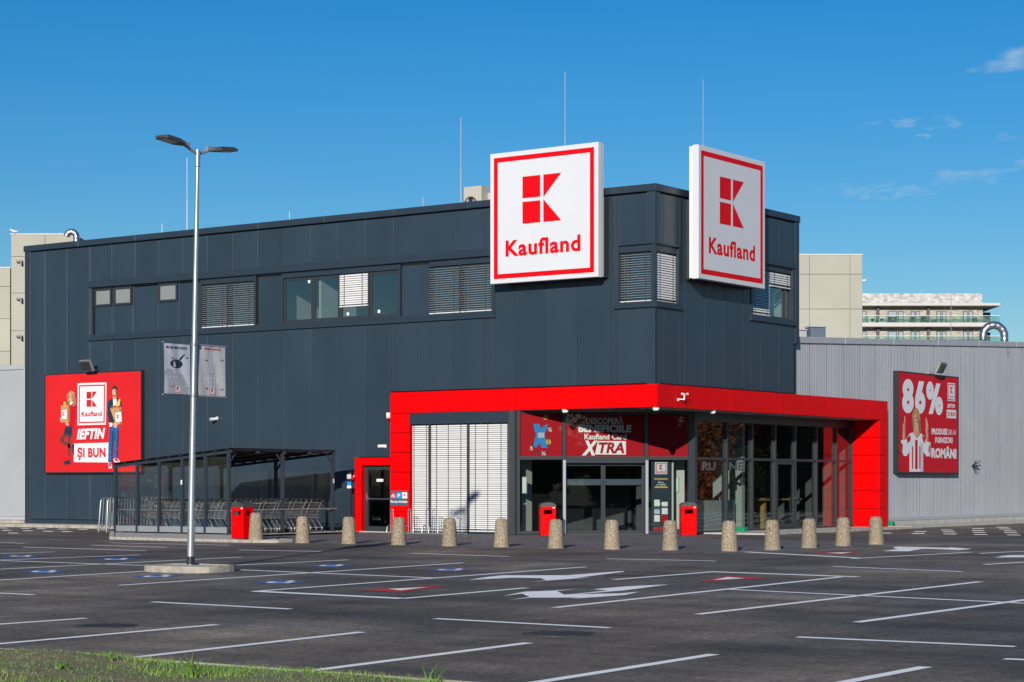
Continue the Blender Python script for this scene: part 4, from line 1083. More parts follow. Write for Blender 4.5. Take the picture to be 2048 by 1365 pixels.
# shopper on the right of the poster
layer(FL, M, [[(818, 345), (835, 300), (860, 288), (887, 312), (888, 372), (880, 400), (826, 392)]], 'print_brown', bd, d1)
layer(FL, M, [ellipse(854, 362, 25, 52), [(838, 400), (870, 400), (876, 445), (836, 445)], [(840, 708), (878, 708), (887, 760), (850, 766)]], 'print_skin', bd, d4 + .005)
layer(FL, M, [ellipse(845, 352, 4, 4, 8), ellipse(864, 352, 4, 4, 8), ellipse(354, 420, 4, 4, 8), ellipse(370, 420, 4, 4, 8), [(826, 318), (838, 302), (860, 294), (880, 312), (884, 350), (874, 332), (840, 328), (828, 360)]], 'print_brown', bd, d4 + .007)
layer(FL, M, [[(846, 386), (866, 386), (861, 394), (850, 394)], [(354, 450), (370, 450), (366, 457), (358, 457)]], 'print_white', bd, d4 + .007)
layer(FL, M, [[(778, 470), (830, 432), (900, 432), (935, 480), (942, 600), (938, 680), (880, 742), (790, 705), (776, 600)]], 'print_navy', bd, d2)
layer(FL, M, [[(838, 442), (880, 442), (872, 535), (840, 535)], [(795, 705), (832, 712), (830, 752), (795, 752)]], 'print_white', bd, d3)
layer(FL, M, [[(795, 748), (905, 745), (905, 800), (885, 1000), (880, 1108), (848, 1112), (850, 1000), (845, 900), (830, 1000), (815, 1158), (782, 1152), (785, 1000)]], 'print_denim', bd, d2)
layer(FL, M, [[(845, 1110), (885, 1105), (922, 1155), (912, 1172), (850, 1145)], [(785, 1155), (815, 1155), (828, 1218), (792, 1222)]], 'print_white', bd, d3)
layer(FL, M, [[(850, 1112), (880, 1108), (905, 1145), (870, 1140)], [(790, 1160), (812, 1160), (818, 1200), (796, 1202)]], 'print_red_deep', bd, d4)
shade(FL, M, [ellipse(362, 428, 22, 46), ellipse(854, 362, 25, 52)], 'print_skin_dark', bd, d4 + .006, .3)
shade(FL, M, [[(795, 800), (845, 800), (845, 900), (830, 1000), (815, 1158), (782, 1152), (785, 1000)], [(855, 800), (905, 800), (885, 1000), (880, 1108), (848, 1112), (850, 1000)]], 'print_denim_dark', bd, d3, .4)
shade(FL, M, [[(245, 515), (350, 505), (348, 690), (310, 715), (245, 690)], [(805, 545), (925, 530), (940, 705), (872, 742)]], 'print_tan_dark', bd, d4 + .001, .22)
layer(FL, M, [ellipse(395, 400 + 22 * i, 12, 15, 8) for i in range(6)] + [ellipse(325, 400 + 18 * i, 9, 13, 8) for i in range(4)] + [ellipse(362, 362, 24, 10, 8)], 'print_blond', bd, d4 + .006)
layer(FL, M, [ellipse(402, 410 + 22 * i, 5, 10, 8) for i in range(5)], 'print_blond_dark', bd, d4 + .0075)
layer(FL, M, [[(785, 480), (800, 470), (806, 600), (800, 690), (792, 690), (786, 600)], [(925, 490), (932, 500), (936, 600), (930, 560)]], 'print_denim_dark', bd, d3)
# right billboard
s0, s1 = yr(1797, -.2), yr(1916, -.2); t0, t1 = 2.03, 5.72
FHp = FX(-.4)
bd2 = board(FHp, s0, s1, t0, t1, 'dark red billboard with a raised-hands figure and large 86 percent', .2)
MB().fbox(FHp, s0, s1, t0, t1, .02, .2).build('poster', 'print_red_deep', bd2)
M = mapper((147, 125), (795, 192), (147, 1220), (797, 1228), s0, s1, t0, t1)
e0 = .201; d1, d2, d3, d4 = e0 + .002, e0 + .004, e0 + .006, e0 + .008
a, b = M(188, 575), M(622, 595)
layer(FHp, M, [ellipse(245, 312, 57, 108, 24), [(360, 226), (416, 230), (392, 345), (428, 420), (330, 440), (318, 415)], ellipse(480, 330, 41, 101, 20), ellipse(580, 498, 43, 101, 20), [(548, 250), (595, 255), (510, 588), (465, 585)]], 'print_white', bd2, d1)
layer(FHp, M, [ellipse(245, 462, 61, 116, 24), ellipse(374, 462, 56, 122, 24)], 'print_white', bd2, d1 + .0005)
layer(FHp, M, [ellipse(246, 320, 12, 18, 10), ellipse(246, 458, 13, 20, 10), ellipse(374, 460, 13, 22, 10), ellipse(480, 328, 7, 12, 8), ellipse(581, 497, 7, 12, 8)], 'print_red_deep', bd2, d1 + .0015)
layer(FHp, M, [[(675, 243), (762, 252), (762, 450), (675, 440)], [(665, 538), (772, 545), (772, 635), (665, 630)]], 'print_white', bd2, d1)
layer(FHp, M, [[(680, 255), (757, 263), (757, 440), (680, 430)]], 'print_red_deep', bd2, d2)
layer(FHp, M, [[(685, 266), (752, 273), (752, 430), (685, 420)]], 'print_white', bd2, d3)
p, q = M(704, 362), M(734, 290); k_logo(MB(), FHp, p[0], q[0], p[1], q[1], d4).build('emblem', 'print_red', bd2)
tline(FHp, M, 'Kaufland', 691, 404, 746, 410, 24, d4, 'print_red', bd2, .02)
tline(FHp, M, 'IEFTIN', 673, 516, 760, 520, 42, d1, 'print_white', bd2, .04, .2)
tline(FHp, M, 'ȘI BUN', 675, 607, 764, 610, 44, d2, 'print_red_deep', bd2, .04)
tline(FHp, M, 'PRODUSE', 498, 806, 672, 810, 62, d1, 'print_white', bd2, .05)
tline(FHp, M, 'DE LA', 683, 810, 770, 812, 52, d1, 'print_white', bd2, .01, .2)
tline(FHp, M, 'FURNIZORI', 537, 900, 732, 902, 60, d1, 'print_white', bd2, .04)
tline(FHp, M, 'ROMÂNI', 495, 1058, 775, 1068, 100, d1, 'print_white', bd2, .06)
layer(FHp, M, [[(288, 590), (305, 540), (335, 520), (360, 545), (375, 640), (382, 760), (365, 805), (340, 790), (305, 780), (286, 700)]], 'print_blond', bd2, d2)
layer(FHp, M, [ellipse(328, 640, 28, 62), [(310, 690), (348, 690), (362, 800), (332, 850), (298, 800)], [(190, 690), (218, 690), (218, 870), (188, 880)], [(205, 612), (215, 612), (216, 700), (203, 700)], [(432, 625), (441, 625), (458, 700), (462, 880), (438, 870), (430, 740)]], 'print_skin', bd2, d3)
layer(FHp, M, [[(265, 795), (298, 790), (333, 855), (380, 795), (415, 830), (440, 880), (475, 900), (486, 960), (470, 1050), (440, 1050), (405, 1000), (405, 1218), (258, 1218), (258, 1000), (230, 1045), (200, 1045), (168, 960), (172, 870), (215, 870)]], 'print_white', bd2, d3 + .001)
layer(FHp, M, [[(318, 870), (345, 870), (345, 1190), (318, 1190)], [(285, 940), (298, 940), (298, 1185), (285, 1185)], [(362, 940), (375, 940), (375, 1185), (362, 1185)], [(228, 850), (268, 815), (272, 870), (240, 910)], [(392, 815), (428, 850), (425, 910), (400, 880)], [(170, 900), (190, 920), (185, 1000), (168, 960)], [(468, 920), (482, 950), (470, 1020), (460, 1000)]], 'print_red_deep', bd2, d4 + .001)
layer(FHp, M, [[(316, 682), (343, 682), (336, 700), (322, 700)]], 'print_white', bd2, d4)
layer(FHp, M, [ellipse(316, 628, 6, 6, 8), ellipse(340, 628, 6, 6, 8), [(314, 678), (345, 678), (343, 683), (316, 683)], [(288, 590), (305, 548), (335, 535), (358, 552), (352, 575), (325, 568), (302, 605)]], 'print_brown', bd2, d4 + .0005)
layer(FHp, M, [[(292, 585), (308, 545), (335, 530), (362, 556), (372, 640), (360, 660), (354, 590), (325, 572), (304, 610), (300, 680), (290, 680)]], 'print_blond', bd2, d4 + .001)
shade(FHp, M, [ellipse(328, 640, 28, 62)], 'print_skin_dark', bd2, d3 + .0012, .3); shade(FHp, M, [[(190, 690), (218, 690), (218, 870), (188, 880)], [(432, 740), (458, 720), (462, 880), (438, 870)]], 'print_skin_dark', bd2, d3 + .0005, .35)
layer(FHp, M, [ellipse(368, 660 + 26 * i, 9, 17, 8) for i in range(5)] + [ellipse(296, 640 + 26 * i, 8, 16, 8) for i in range(5)], 'print_blond_dark', bd2, d4 + .0015)
shade(FHp, M, [[(258, 900), (405, 900), (405, 1218), (258, 1218)], [(425, 880), (475, 900), (486, 960), (470, 1050), (440, 1050)]], 'print_grey_pale', bd2, d3 + .0016, .2)
def flood(F, s, t, label, reach=.5, flip=1):
    th = thing('floodlight', label, 'floodlight', F.P(s, t, 0))
    MB().fbox(F, s - .06, s + .06, t - .1, t + .1, .0, .03).build('wall_plate', 'galva_dull', th)
    MB().tube(F.P(s, t, .02), F.P(s, t + .18, reach - .25), .022, 8).build('arm', 'galva_dull', th)
    c = F.P(s, t + .2, reach); 
    q = Frame(c, F.us, (F.n * .45 + F.ut * .9).normalized(), (-F.n * .9 + F.ut * .45).normalized())
    hd = MB().panel(q, -.28, .28, -.22, .22, -.03, .06, .03).build('lamp_head', 'galva_dull', th)
    MB().panel(q, -.24, .24, -.18, .18, .061, .066, .003).build('lens', 'lens', hd)
    fin = MB()
    for k in range(-4, 5): fin.fbox(q, k * .055 - .008, k * .055 + .008, -.18, .18, -.09, -.031)
    fin.build('cooling_fin', 'lamp_dark', hd)
flood(FL, xl(194), 5.72, 'floodlight on an arm above the red billboard with two shoppers')
flood(FX(-.4), yr(1862, -.3), 5.80, 'floodlight on an arm above the dark red 86 percent billboard')

# ================================================================== small fittings on the store
def fit(name, label, cat, loc, group=None): return thing(name, label, cat, loc, group=group)
# wall camera
p = onY(431, 838, .1); t = fit('security_camera', 'white bullet camera on the dark wall beside the lamp post', 'camera', (p.x, .2, p.z), 'security cameras')
MB().fbox(FL, p.x - .05, p.x + .05, p.z - .05, p.z + .07, .0, .03).build('mount', 'plastic_white', t)
MB().tube((p.x + .02, .17, p.z), (p.x - .06, -.12, p.z - .03), .055, 12).build('housing', 'plastic_white', t)
MB().tube((p.x - .055, -.115, p.z - .029), (p.x - .062, -.128, p.z - .03), .042, 12).build('lens', 'black_plastic', t)
for (x, y, lab) in ((xl(1128, .05), .12, 'white dome camera under the canopy left of the entrance film'), (-.12, .14, 'white dome camera under the canopy corner'), (-.12, yr(1425, -.12), 'white dome camera under the canopy side above the glass front')):
    t = fit('dome_camera', lab, 'camera', (x, y, CZ0), 'security cameras')
    MB().lathe((x, y, CZ0 - .10), [(.085, 0), (.10, .02), (.10, .1)], 18).build('housing', 'plastic_white', t, smooth=True)
    MB().lathe((x, y, CZ0 - .17), [(.02, 0), (.055, .02), (.075, .05), (.078, .07)], 18).build('dome', 'black_plastic', t, smooth=True)
p = onY(763, 893, .15); t = fit('wall_lamp', 'small white bulkhead lamp above the staff door', 'lamp', (p.x, .2, p.z))
MB().panel(FL, p.x - .17, p.x + .17, p.z - .055, p.z + .055, .0, .03, .01).build('base', 'plastic_white', t); MB().panel(FL, p.x - .15, p.x + .15, p.z - .04, p.z + .04, .031, .08, .02).build('diffuser', 'plastic_white', t)
p = onY(777, 833, .1); t = fit('alarm_box', 'small white and red alarm sounder beside the canopy end', 'alarm', (p.x, .2, p.z))
MB().panel(FL, p.x - .06, p.x + .07, p.z - .06, p.z + .12, .0, .16, .02).build('case', 'plastic_white', t); MB().panel(FL, p.x - .05, p.x + .06, p.z - .12, p.z - .063, .0, .14, .02).build('strobe', 'print_red_deep', t)
# wind sensor on the fascia
p = onX(1367, 795, .15); t = fit('wind_sensor', 'white cup anemometer on the red fascia right of the corner', 'wind sensor', (0, p.y, p.z - .1))
b = Vector((.16, p.y + .03, p.z - .02))
MB().tube((.0, p.y - .06, p.z - .06), (.16, p.y + .03, p.z - .06), .018, 8).fbox(F1, p.y - .11, p.y - .02, p.z - .11, p.z - .03, .0, .02).build('bracket', 'plastic_white', t)
MB().tube(b - Vector((0, 0, .06)), b + Vector((0, 0, .1)), .024, 10).build('mast', 'plastic_white', t)
for k in range(3):
    a = R(20 + 120 * k); c = b + Vector((math.cos(a) * .1, math.sin(a) * .1, .12))
    MB().tube(b + Vector((0, 0, .12)), c, .007, 6).lathe(c - Vector((0, 0, .03)), [(.008, -.005), (.03, .01), (.038, .03), (.03, .055), (.008, .065)], 10).build('cup', 'plastic_white', t)
# signs by the staff door
def plate(F, u0, u1, v0, v1, Y, m, parent, name='plate', d=.0): 
    a, b = xl(u0, Y), xl(u1, Y); return MB().fbox(F, a, b, zl(u0, v1, Y), zl(u0, v0, Y), d, d + .02).build(name, m, parent)
px_, pz_ = xl(699, -.35), 0
t = fit('sign_post', 'slim dark post with small blue and white notices left of the staff door', 'sign post', (px_, -.35, 0))
MB().box(px_ - .035, px_ + .035, -.34, -.27, .0, 2.0).build('post', 'anthracite_trim', t)
for v0, v1, m in ((949, 958, 'print_grey_pale'), (958.5, 963.5, 'print_navy'), (964, 971, 'print_blue'), (971.5, 977, 'paper')): plate(FY(-.345), 693.5, 702.5, v0, v1, -.35, m, t, 'notice')
t = fit('notice_sign', 'red notice over a white one on the dark wall by the door surround', 'sign', (xl(710), .2, zl(710, 977)))
plate(FL, 704.5, 715, 949, 962, .2, 'print_red_deep', t, 'notice', .012); plate(FL, 704.5, 715, 963.5, 977.5, .2, 'paper', t, 'notice', .012)
mk = MB()
for v in (952, 955): a = xl(708); mk.fbox(FL, a, a + .1, zl(708, v + 1.5), zl(708, v), .033, .035)
mk.build('print', 'print_white', t)
# bicycle parking sign on the red column
a, b = -10.19, -9.44; z0, z1 = zl(790, 1012, 0), zl(790, 982, 0)
t = fit('bicycle_sign', 'slate bicycle parking sign on the red column', 'sign', ((a + b) / 2, 0, z0))
MB().fbox(F0, a, b, z0, z1, .005, .02).build('plate', 'sign_slate', t)
w3 = (b - a - .12) / 3; zc0, zc1 = z0 + .24, z1 - .05
for i, m in enumerate(('print_red', 'print_blue', 'print_white')): MB().fbox(F0, a + .03 + i * (w3 + .03), a + .03 + i * (w3 + .03) + w3, zc0, zc1, .0205, .023).build('tile', m, t)
put_text(MB(), F0, 'P', a + .03 + w3 + .03 + .06, a + .03 + 2 * w3 - .02, zc0 + .05, zc1 - zc0 - .1, .025, .04).build('lettering', 'print_white', t)
put_text(MB(), F0, 'Parcare biciclete', a + .025, b - .025, z0 + .10, .085, .0225, .025).build('lettering', 'print_white', t)
s2 = a + .03 + 2 * (w3 + .03); k_logo(MB(), F0, s2 + .055, s2 + w3 - .05, zc0 + .08, zc1 - .05, .025).build('emblem', 'print_red', t)
bk = MB(); cx0 = a + .03 + w3 / 2; cz = (zc0 + zc1) / 2
for dx in (-.055, .055):
    ring = [Vector(F0.P(cx0 + dx + .038 * math.cos(q), cz - .04 + .038 * math.sin(q), .026)) for q in [2 * math.pi * i / 12 for i in range(13)]]; bk.path(ring, .006, 4)
bk.path([F0.P(cx0 - .055, cz - .04, .026), F0.P(cx0 - .02, cz + .03, .026), F0.P(cx0 + .03, cz + .02, .026), F0.P(cx0 + .055, cz - .04, .026)], .008, 4); bk.path([F0.P(cx0 - .0, cz - .04, .026), F0.P(cx0 - .02, cz + .03, .026), F0.P(cx0 + .03, cz + .06, .026)], .008, 4)
bk.build('pictogram', 'print_white', t)
# totem with notices inside the entrance
s0, s1 = sd(1304.5), sd(1343)
t = fit('information_totem', 'dark information panel with logo and papers inside the entrance glass', 'panel', FD.P((s0 + s1) / 2, .12, -.16))
MB().fbox(FD, s0, s1, .14, 2.34, -.22, -.12).build('board', 'anthracite_trim', t)
def tp(x, y): uu, vv = 1200 + x * .2491, 760 + y * .2491; return sd(uu), zd(uu, vv)
def tbox(x0, y0, x1, y1, m, name='notice', d=-.118): p, q = tp(x0, y1), tp(x1, y0); return MB().fbox(FD, p[0], q[0], p[1], q[1], d, d + .003).build(name, m, t)
tbox(448, 662, 546, 758, 'print_white', 'logo_plate'); tbox(455, 669, 539, 751, 'print_red', 'logo_plate', -.114); tbox(461, 675, 533, 745, 'print_white', 'logo_plate', -.110)
p, q = tp(483, 720), tp(512, 682); k_logo(MB(), FD, p[0], q[0], p[1], q[1], -.105).build('emblem', 'print_red', t)
p, q = tp(466, 740), tp(530, 727); put_text(MB(), FD, 'Kaufland', p[0], q[0], p[1], .045, -.105, .02).build('lettering', 'print_red', t)
tbox(442, 790, 550, 870, 'print_navy'); 
p, q = tp(475, 830), tp(518, 815); put_text(MB(), FD, 'Bine', p[0], q[0], p[1], .05, -.112, .02).build('lettering', 'print_white', t)
p, q = tp(462, 848), tp(532, 833); put_text(MB(), FD, 'ai venit!', p[0], q[0], p[1], .05, -.112, .02).build('lettering', 'print_white', t)
for b_ in ((442, 790, 550, 803, 'print_tan'), (445, 857, 548, 868, 'print_gold')): tbox(*b_, 'print', -.113)
for b_ in ((442, 963, 485, 1016, 'paper'), (503, 963, 550, 980, 'print_navy'), (503, 981, 550, 1016, 'paper'), (442, 1026, 487, 1040, 'print_denim'), (442, 1041, 487, 1078, 'print_grey_pale'), (503, 1030, 550, 1080, 'paper'), (442, 1087, 487, 1140, 'paper'), (503, 1087, 548, 1140, 'print_red_deep'), (438, 1183, 472, 1218, 'print_red'), (480, 1183, 516, 1218, 'print_red')): tbox(*b_)
for x0, y0, lab in ((608, 778, 'framed white notice on the beige wall right of the totem'),):
    s_, z_ = tp(608, 905); s2_, z2_ = tp(690, 778)
    t2 = fit('framed_notice', lab, 'notice', FD.P(s_, z_, -.9))
    MB().fbox(FD, s_, s2_, z_, z2_, -.895, -.875).build('frame', 'galva_dull', t2); MB().fbox(FD, s_ + .03, s2_ - .03, z_ + .03, z2_ - .03, -.8745, -.87).build('sheet', 'paper', t2)
s_, z_ = px6(1030, 915); s2_, z2_ = px6(1088, 778); t2 = fit('framed_notice', 'framed notice behind the glass left of the sliding doors', 'notice', FD.P(s_, z_, -.3))
MB().fbox(FD, s_ + .1, s2_ + .1, z_, z2_, -.32, -.3).build('frame', 'galva_dull', t2); MB().fbox(FD, s_ + .13, s2_ + .07, z_ + .03, z2_ - .03, -.298, -.294).build('sheet', 'paper', t2)
# rat bait boxes
for (uu, vv, X, lab) in ((1487, 1064, -.8, 'green bait box at the foot of the glass front'), (1788, 1061, .1, 'green bait box against the grey hall plinth beside the canopy')):
    p = G(uu, vv) if X > 0 else onX(uu, vv, X); z = .045 if X < 0 else .06
    y = p.y if X < 0 else yr(uu, .0)
    t = fit('bait_box', lab, 'bait box', (X if X < 0 else -.1, y, z), 'green bait boxes'); x = X if X < 0 else -.1
    MB().panel(FX(x), y - .13, y + .13, z, z + .13, -.2, .1, .03).build('case', 'green_plastic', t); MB().panel(Frame((x, y, z + .13), (0, 1, 0), (-1, 0, 0), (0, 0, 1)), -.12, .12, -.08, .18, 0, .02, .01).build('lid', 'green_plastic', t)
    MB().fbox(FX(x), y - .09, y - .04, z + .02, z + .07, .1005, .104).build('entry_hole', 'black_plastic', t)
# black cable end on the hall wall
p = onX(1945, 932, -.38); t = fit('cable_stub', 'tangle of black cable ends sticking out of the grey hall wall', 'cable', (-.4, p.y, p.z))
mb = MB()
for k in range(9):
    a = R(40 * k); mb.path([(-.4, p.y + .05 * math.cos(a) * .5, p.z), (-.25, p.y + .12 * math.cos(a), p.z + .12 * math.sin(a)), (-.2, p.y + .28 * math.cos(a) * random.uniform(.6, 1.2), p.z + .2 * math.sin(a))], .016, 5)
mb.path([(-.4, p.y, p.z), (-.25, p.y + .15, p.z + .08), (-.22, p.y + .45, p.z + .2)], .014, 5); mb.path([(-.4, p.y, p.z), (-.25, p.y + .2, p.z), (-.22, p.y + .45, p.z - .01)], .012, 5)
mb.build('cable_end', 'black_plastic', t)

# ================================================================== bollards
BH, BR0, BR1 = .745, .215, .152
bp = [(0, -.02)]
prof = [(BR0 + .004, -.06), (BR0, .0), (BR0 - .012, .06), (BR1 + .012, BH - .09), (BR1 - .012, BH - .03), (BR1 - .045, BH - .004), (.02, BH)]
bme = MB().lathe((0, 0, 0), prof, 28).mesh(smooth=True); bme.materials.append(MATS['aggregate'])
BOLL = [(510, 1079, .08, 'pebble concrete bollard beside the red bin at the shelter corner'), (604, 1087, 0, 'pebble concrete bollard in front of the trolley rows'),
        (697, 1089, 0, 'pebble concrete bollard in front of the slim sign post'), (796.5, 1091, 0, 'pebble concrete bollard in front of the left red column'), (898.5, 1093.5, 0, 'pebble concrete bollard in front of the bicycle rack end'),
        (1003, 1095.5, 0, 'pebble concrete bollard at the right end of the white blinds'), (1112, 1098, 0, 'pebble concrete bollard beside the left entrance bin'), (1225, 1100, 0, 'pebble concrete bollard before the middle of the sliding doors'),
        (1342, 1101.5, 0, 'pebble concrete bollard left of the right entrance bin'), (1460.5, 1103.5, 0, 'pebble concrete bollard at the turn of the row, nearest of all'), (1547, 1101, 0, 'pebble concrete bollard before the glass front, fifth from the right end'),
        (1621, 1097, 0, 'pebble concrete bollard, third from the right end of the row'), (1689, 1093, 0, 'pebble concrete bollard, second from the right end of the row'), (1755, 1090, 0, 'pebble concrete bollard in front of the right red column, last of the row')]
BOLL[10] = (1547, 1101, 0, 'pebble concrete bollard before the side glass door, fourth from the right end')
vw = Vector((-SA, CA, 0))
for (uu, vv, dz, lab) in BOLL:
    p = G(uu, vv, dz) + vw * .2
    o = bpy.data.objects.new('bollard', bme); COL.objects.link(o)
    o.location = (p.x, p.y, gz(p.x, p.y) + dz); o.rotation_euler = (R(random.uniform(-1, 1)), R(random.uniform(-1, 1)), random.uniform(0, 6.28))
    tag(o, lab, 'bollard', 'bollards around the entrance paving')

# ================================================================== red litter bins
def make_bin(label, loc, rz):
    t = thing('litter_bin', label, 'litter bin', loc, rz, 'red litter bins', local=True)
    w, dp, h = .235, .21, .90
    body = MB(); Ff = Frame((0, -dp, 0), (1, 0, 0), (0, 0, 1), (0, -1, 0))
    hole = (-.14, .12, .66, .80)
    for r_ in rects_minus(-w, w, .02, h, [hole]): body.fbox(Ff, *r_, -.02, 0)
    body.box(-w, w, dp - .02, dp, .02, h)
    side = [(-dp + .0205, dp - .0205, .02, h)]
    for sgn in (-1, 1):
        Fs = Frame((sgn * w, 0, 0), (0, 1, 0), (0, 0, 1), (sgn, 0, 0))
        for r_ in rects_minus(-dp + .0205, dp - .0205, .02, h, [(-.1, .08, .66, .80)]): body.fbox(Fs, *r_, -.02, 0)
    body = body.build('body', 'red_panel', t)
    MB().panel(Ff, -w + .012, w - .012, .14, .62, .001, .008, .004).build('door', 'red_panel', t)
    MB().box(-w + .03, w - .03, -dp + .03, dp - .03, .02, .62).build('inner_bin', 'black_metal', t)
    tp = []
    for i in range(9): a = math.pi * i / 8; tp.append((-(w + .008) * math.cos(a), h + .015 + .115 * math.sin(a) ** .8))
    MB().prism(Frame((0, -dp - .008, 0), (1, 0, 0), (0, 0, 1), (0, -1, 0)), [(-w - .008, h - .0), *tp, (w + .008, h - .0)], -2 * dp - .016, 0).build('hood', 'lamp_dark', t, smooth=True)
    MB().box(-w + .01, w - .01, -dp + .01, dp - .01, 0, .02).build('foot', 'black_metal', t)
    MB().fbox(Ff, w - .10, w - .03, h - .05, h - .02, .001, .004).build('maker_plate', 'plastic_white', t)
    MB().lathe((-w + .06, -dp - .004, .42), [(.012, -.012), (.012, .012)], 10).build('lock', 'black_metal', t)
    return t
p = G(483, 1078.5, .08) + vw * .2; make_bin('red metal litter bin at the corner of the trolley shelter', (p.x, p.y, gz(p.x, p.y) + .08), R(0))
p = G(1095, 1072.8) + vw * .2; make_bin('red metal litter bin left of the sliding entrance doors', (p.x, p.y, .006), R(42))
p = G(1377, 1071.5) + vw * .2; make_bin('red metal litter bin right of the sliding entrance doors', (p.x, p.y, .006), R(42))

# ================================================================== lamp post on its island
lp = G(381, 1129, .12); LZ = gz(lp.x, lp.y) + .12
DEP = (lp - CAM).dot(vw)
isl = thing('lamp_island', 'low kerbed concrete island around the lamp post foot', 'traffic island', (lp.x, lp.y, gz(lp.x, lp.y)))
pts = []
x0, x1, y0, y1 = lp.x - 1.25, lp.x + 1.9, lp.y - 1.25, lp.y + .35
x0, x1, y0, y1 = lp.x - .62, lp.x + 1.2, lp.y - .98, lp.y + .36
for (cx_, cy_, a0) in ((x1 - .5, y1 - .5, 0), (x0 + .5, y1 - .5, 90), (x0 + .5, y0 + .5, 180), (x1 - .5, y0 + .5, 270)):
    for k in range(5): a = R(a0 + 22.5 * k); pts.append((cx_ + .5 * math.cos(a), cy_ + .5 * math.sin(a)))
FZ = Frame((0, 0, 0), (1, 0, 0), (0, 1, 0), (0, 0, 1))
zi = gz(0, lp.y)
cpt = Vector((sum(p[0] for p in pts) / len(pts), sum(p[1] for p in pts) / len(pts)))
inner = [tuple(cpt + (Vector(p) - cpt) * Vector((1, 1)).length / math.sqrt(2) * .9) for p in pts]
MB().prism(FZ, inner, zi - .05, zi + .105).build('infill', 'concrete_pale', isl)
n_ = len(pts)
for c in range(4):
    idx = [5 * c + k for k in range(5)]
    MB().prism(FZ, [pts[i] for i in idx] + [inner[i] for i in idx[::-1]], zi - .06, zi + .122).build('kerb_stone', 'kerb', isl)
    a, b = Vector(pts[5 * c + 4]), Vector(pts[(5 * c + 5) % n_]); ia, ib = Vector(inner[5 * c + 4]), Vector(inner[(5 * c + 5) % n_])
    k = max(1, round((b - a).length / .75))
    for q in range(k):
        g0, g1 = q / k + .006, (q + 1) / k - .006
        MB().prism(FZ, [tuple(v) for v in (a.lerp(b, g0), a.lerp(b, g1), ia.lerp(ib, g1), ia.lerp(ib, g0))], zi - .06, zi + .121).build('kerb_stone', 'kerb', isl)
lamp = thing('street_lamp', 'tall galvanised lamp post with two flat lamp heads', 'street lamp', (lp.x, lp.y, LZ - .01))
ztop = 1.65 + (965 - 300) / F_PX * DEP
lean = Vector((CA, SA, 0)) * ((396 - 381.5) / F_PX * DEP)
def pole(z): return Vector((lp.x, lp.y, z)) + lean * ((z - LZ) / (ztop - LZ))
MB().path([pole(LZ - .02), pole(LZ + .4), pole(3.0), pole(6.0), pole(ztop - .35)], [.074, .073, .062, .049, .039], 20).build('pole', 'galva', lamp, smooth=True)
MB().tube(pole(LZ), pole(LZ + .16), .082, 20).build('base_sleeve', 'black_metal', lamp, smooth=True)
MB().tube(pole(ztop - .34), pole(ztop), .053, 18).build('spigot', 'galva', lamp, smooth=True)
MB().fbox(Frame(pole(LZ + .55), (0, 1, 0), (0, 0, 1), (1, 0, 0)), -.045, .045, 0, .34, .05, .078).build('service_door', 'galva_dull', lamp)
for sg in (-1, 1):
    r0 = pole(ztop - .1); r1 = r0 + Vector((0, sg * .36, .14))
    ar = MB().tube(r0, r1, .03, 10).build('arm', 'galva_dull', lamp, smooth=True)
    e = Vector((0, sg, .10)).normalized(); sx = Vector((1, 0, 0)); nn = sx.cross(e); nn = nn if nn.z > 0 else -nn
    F = Frame(r1 + Vector((0, 0, .02)), sx, e, nn)
    MB().fbox(F, -.05, .05, -.1, .16, -.03, .05).build('knuckle', 'galva_dull', lamp)
    hd = MB().prism(F, [(-.07, .06), (.07, .06), (.16, .18), (.17, .64), (.12, .71), (-.12, .71), (-.17, .64), (-.16, .18)], -.035, .02).build('lamp_head', 'lamp_dark', lamp)
    MB().prism(F, [(-.12, .28), (.12, .28), (.12, .66), (-.12, .66)], -.041, -.036).build('lens', 'lens', hd)
    fn = MB()
    for k in range(-3, 4): fn.fbox(F, k * .04 - .006, k * .04 + .006, .22, .62, .021, .05)
    fn.build('cooling_fin', 'lamp_dark', hd)
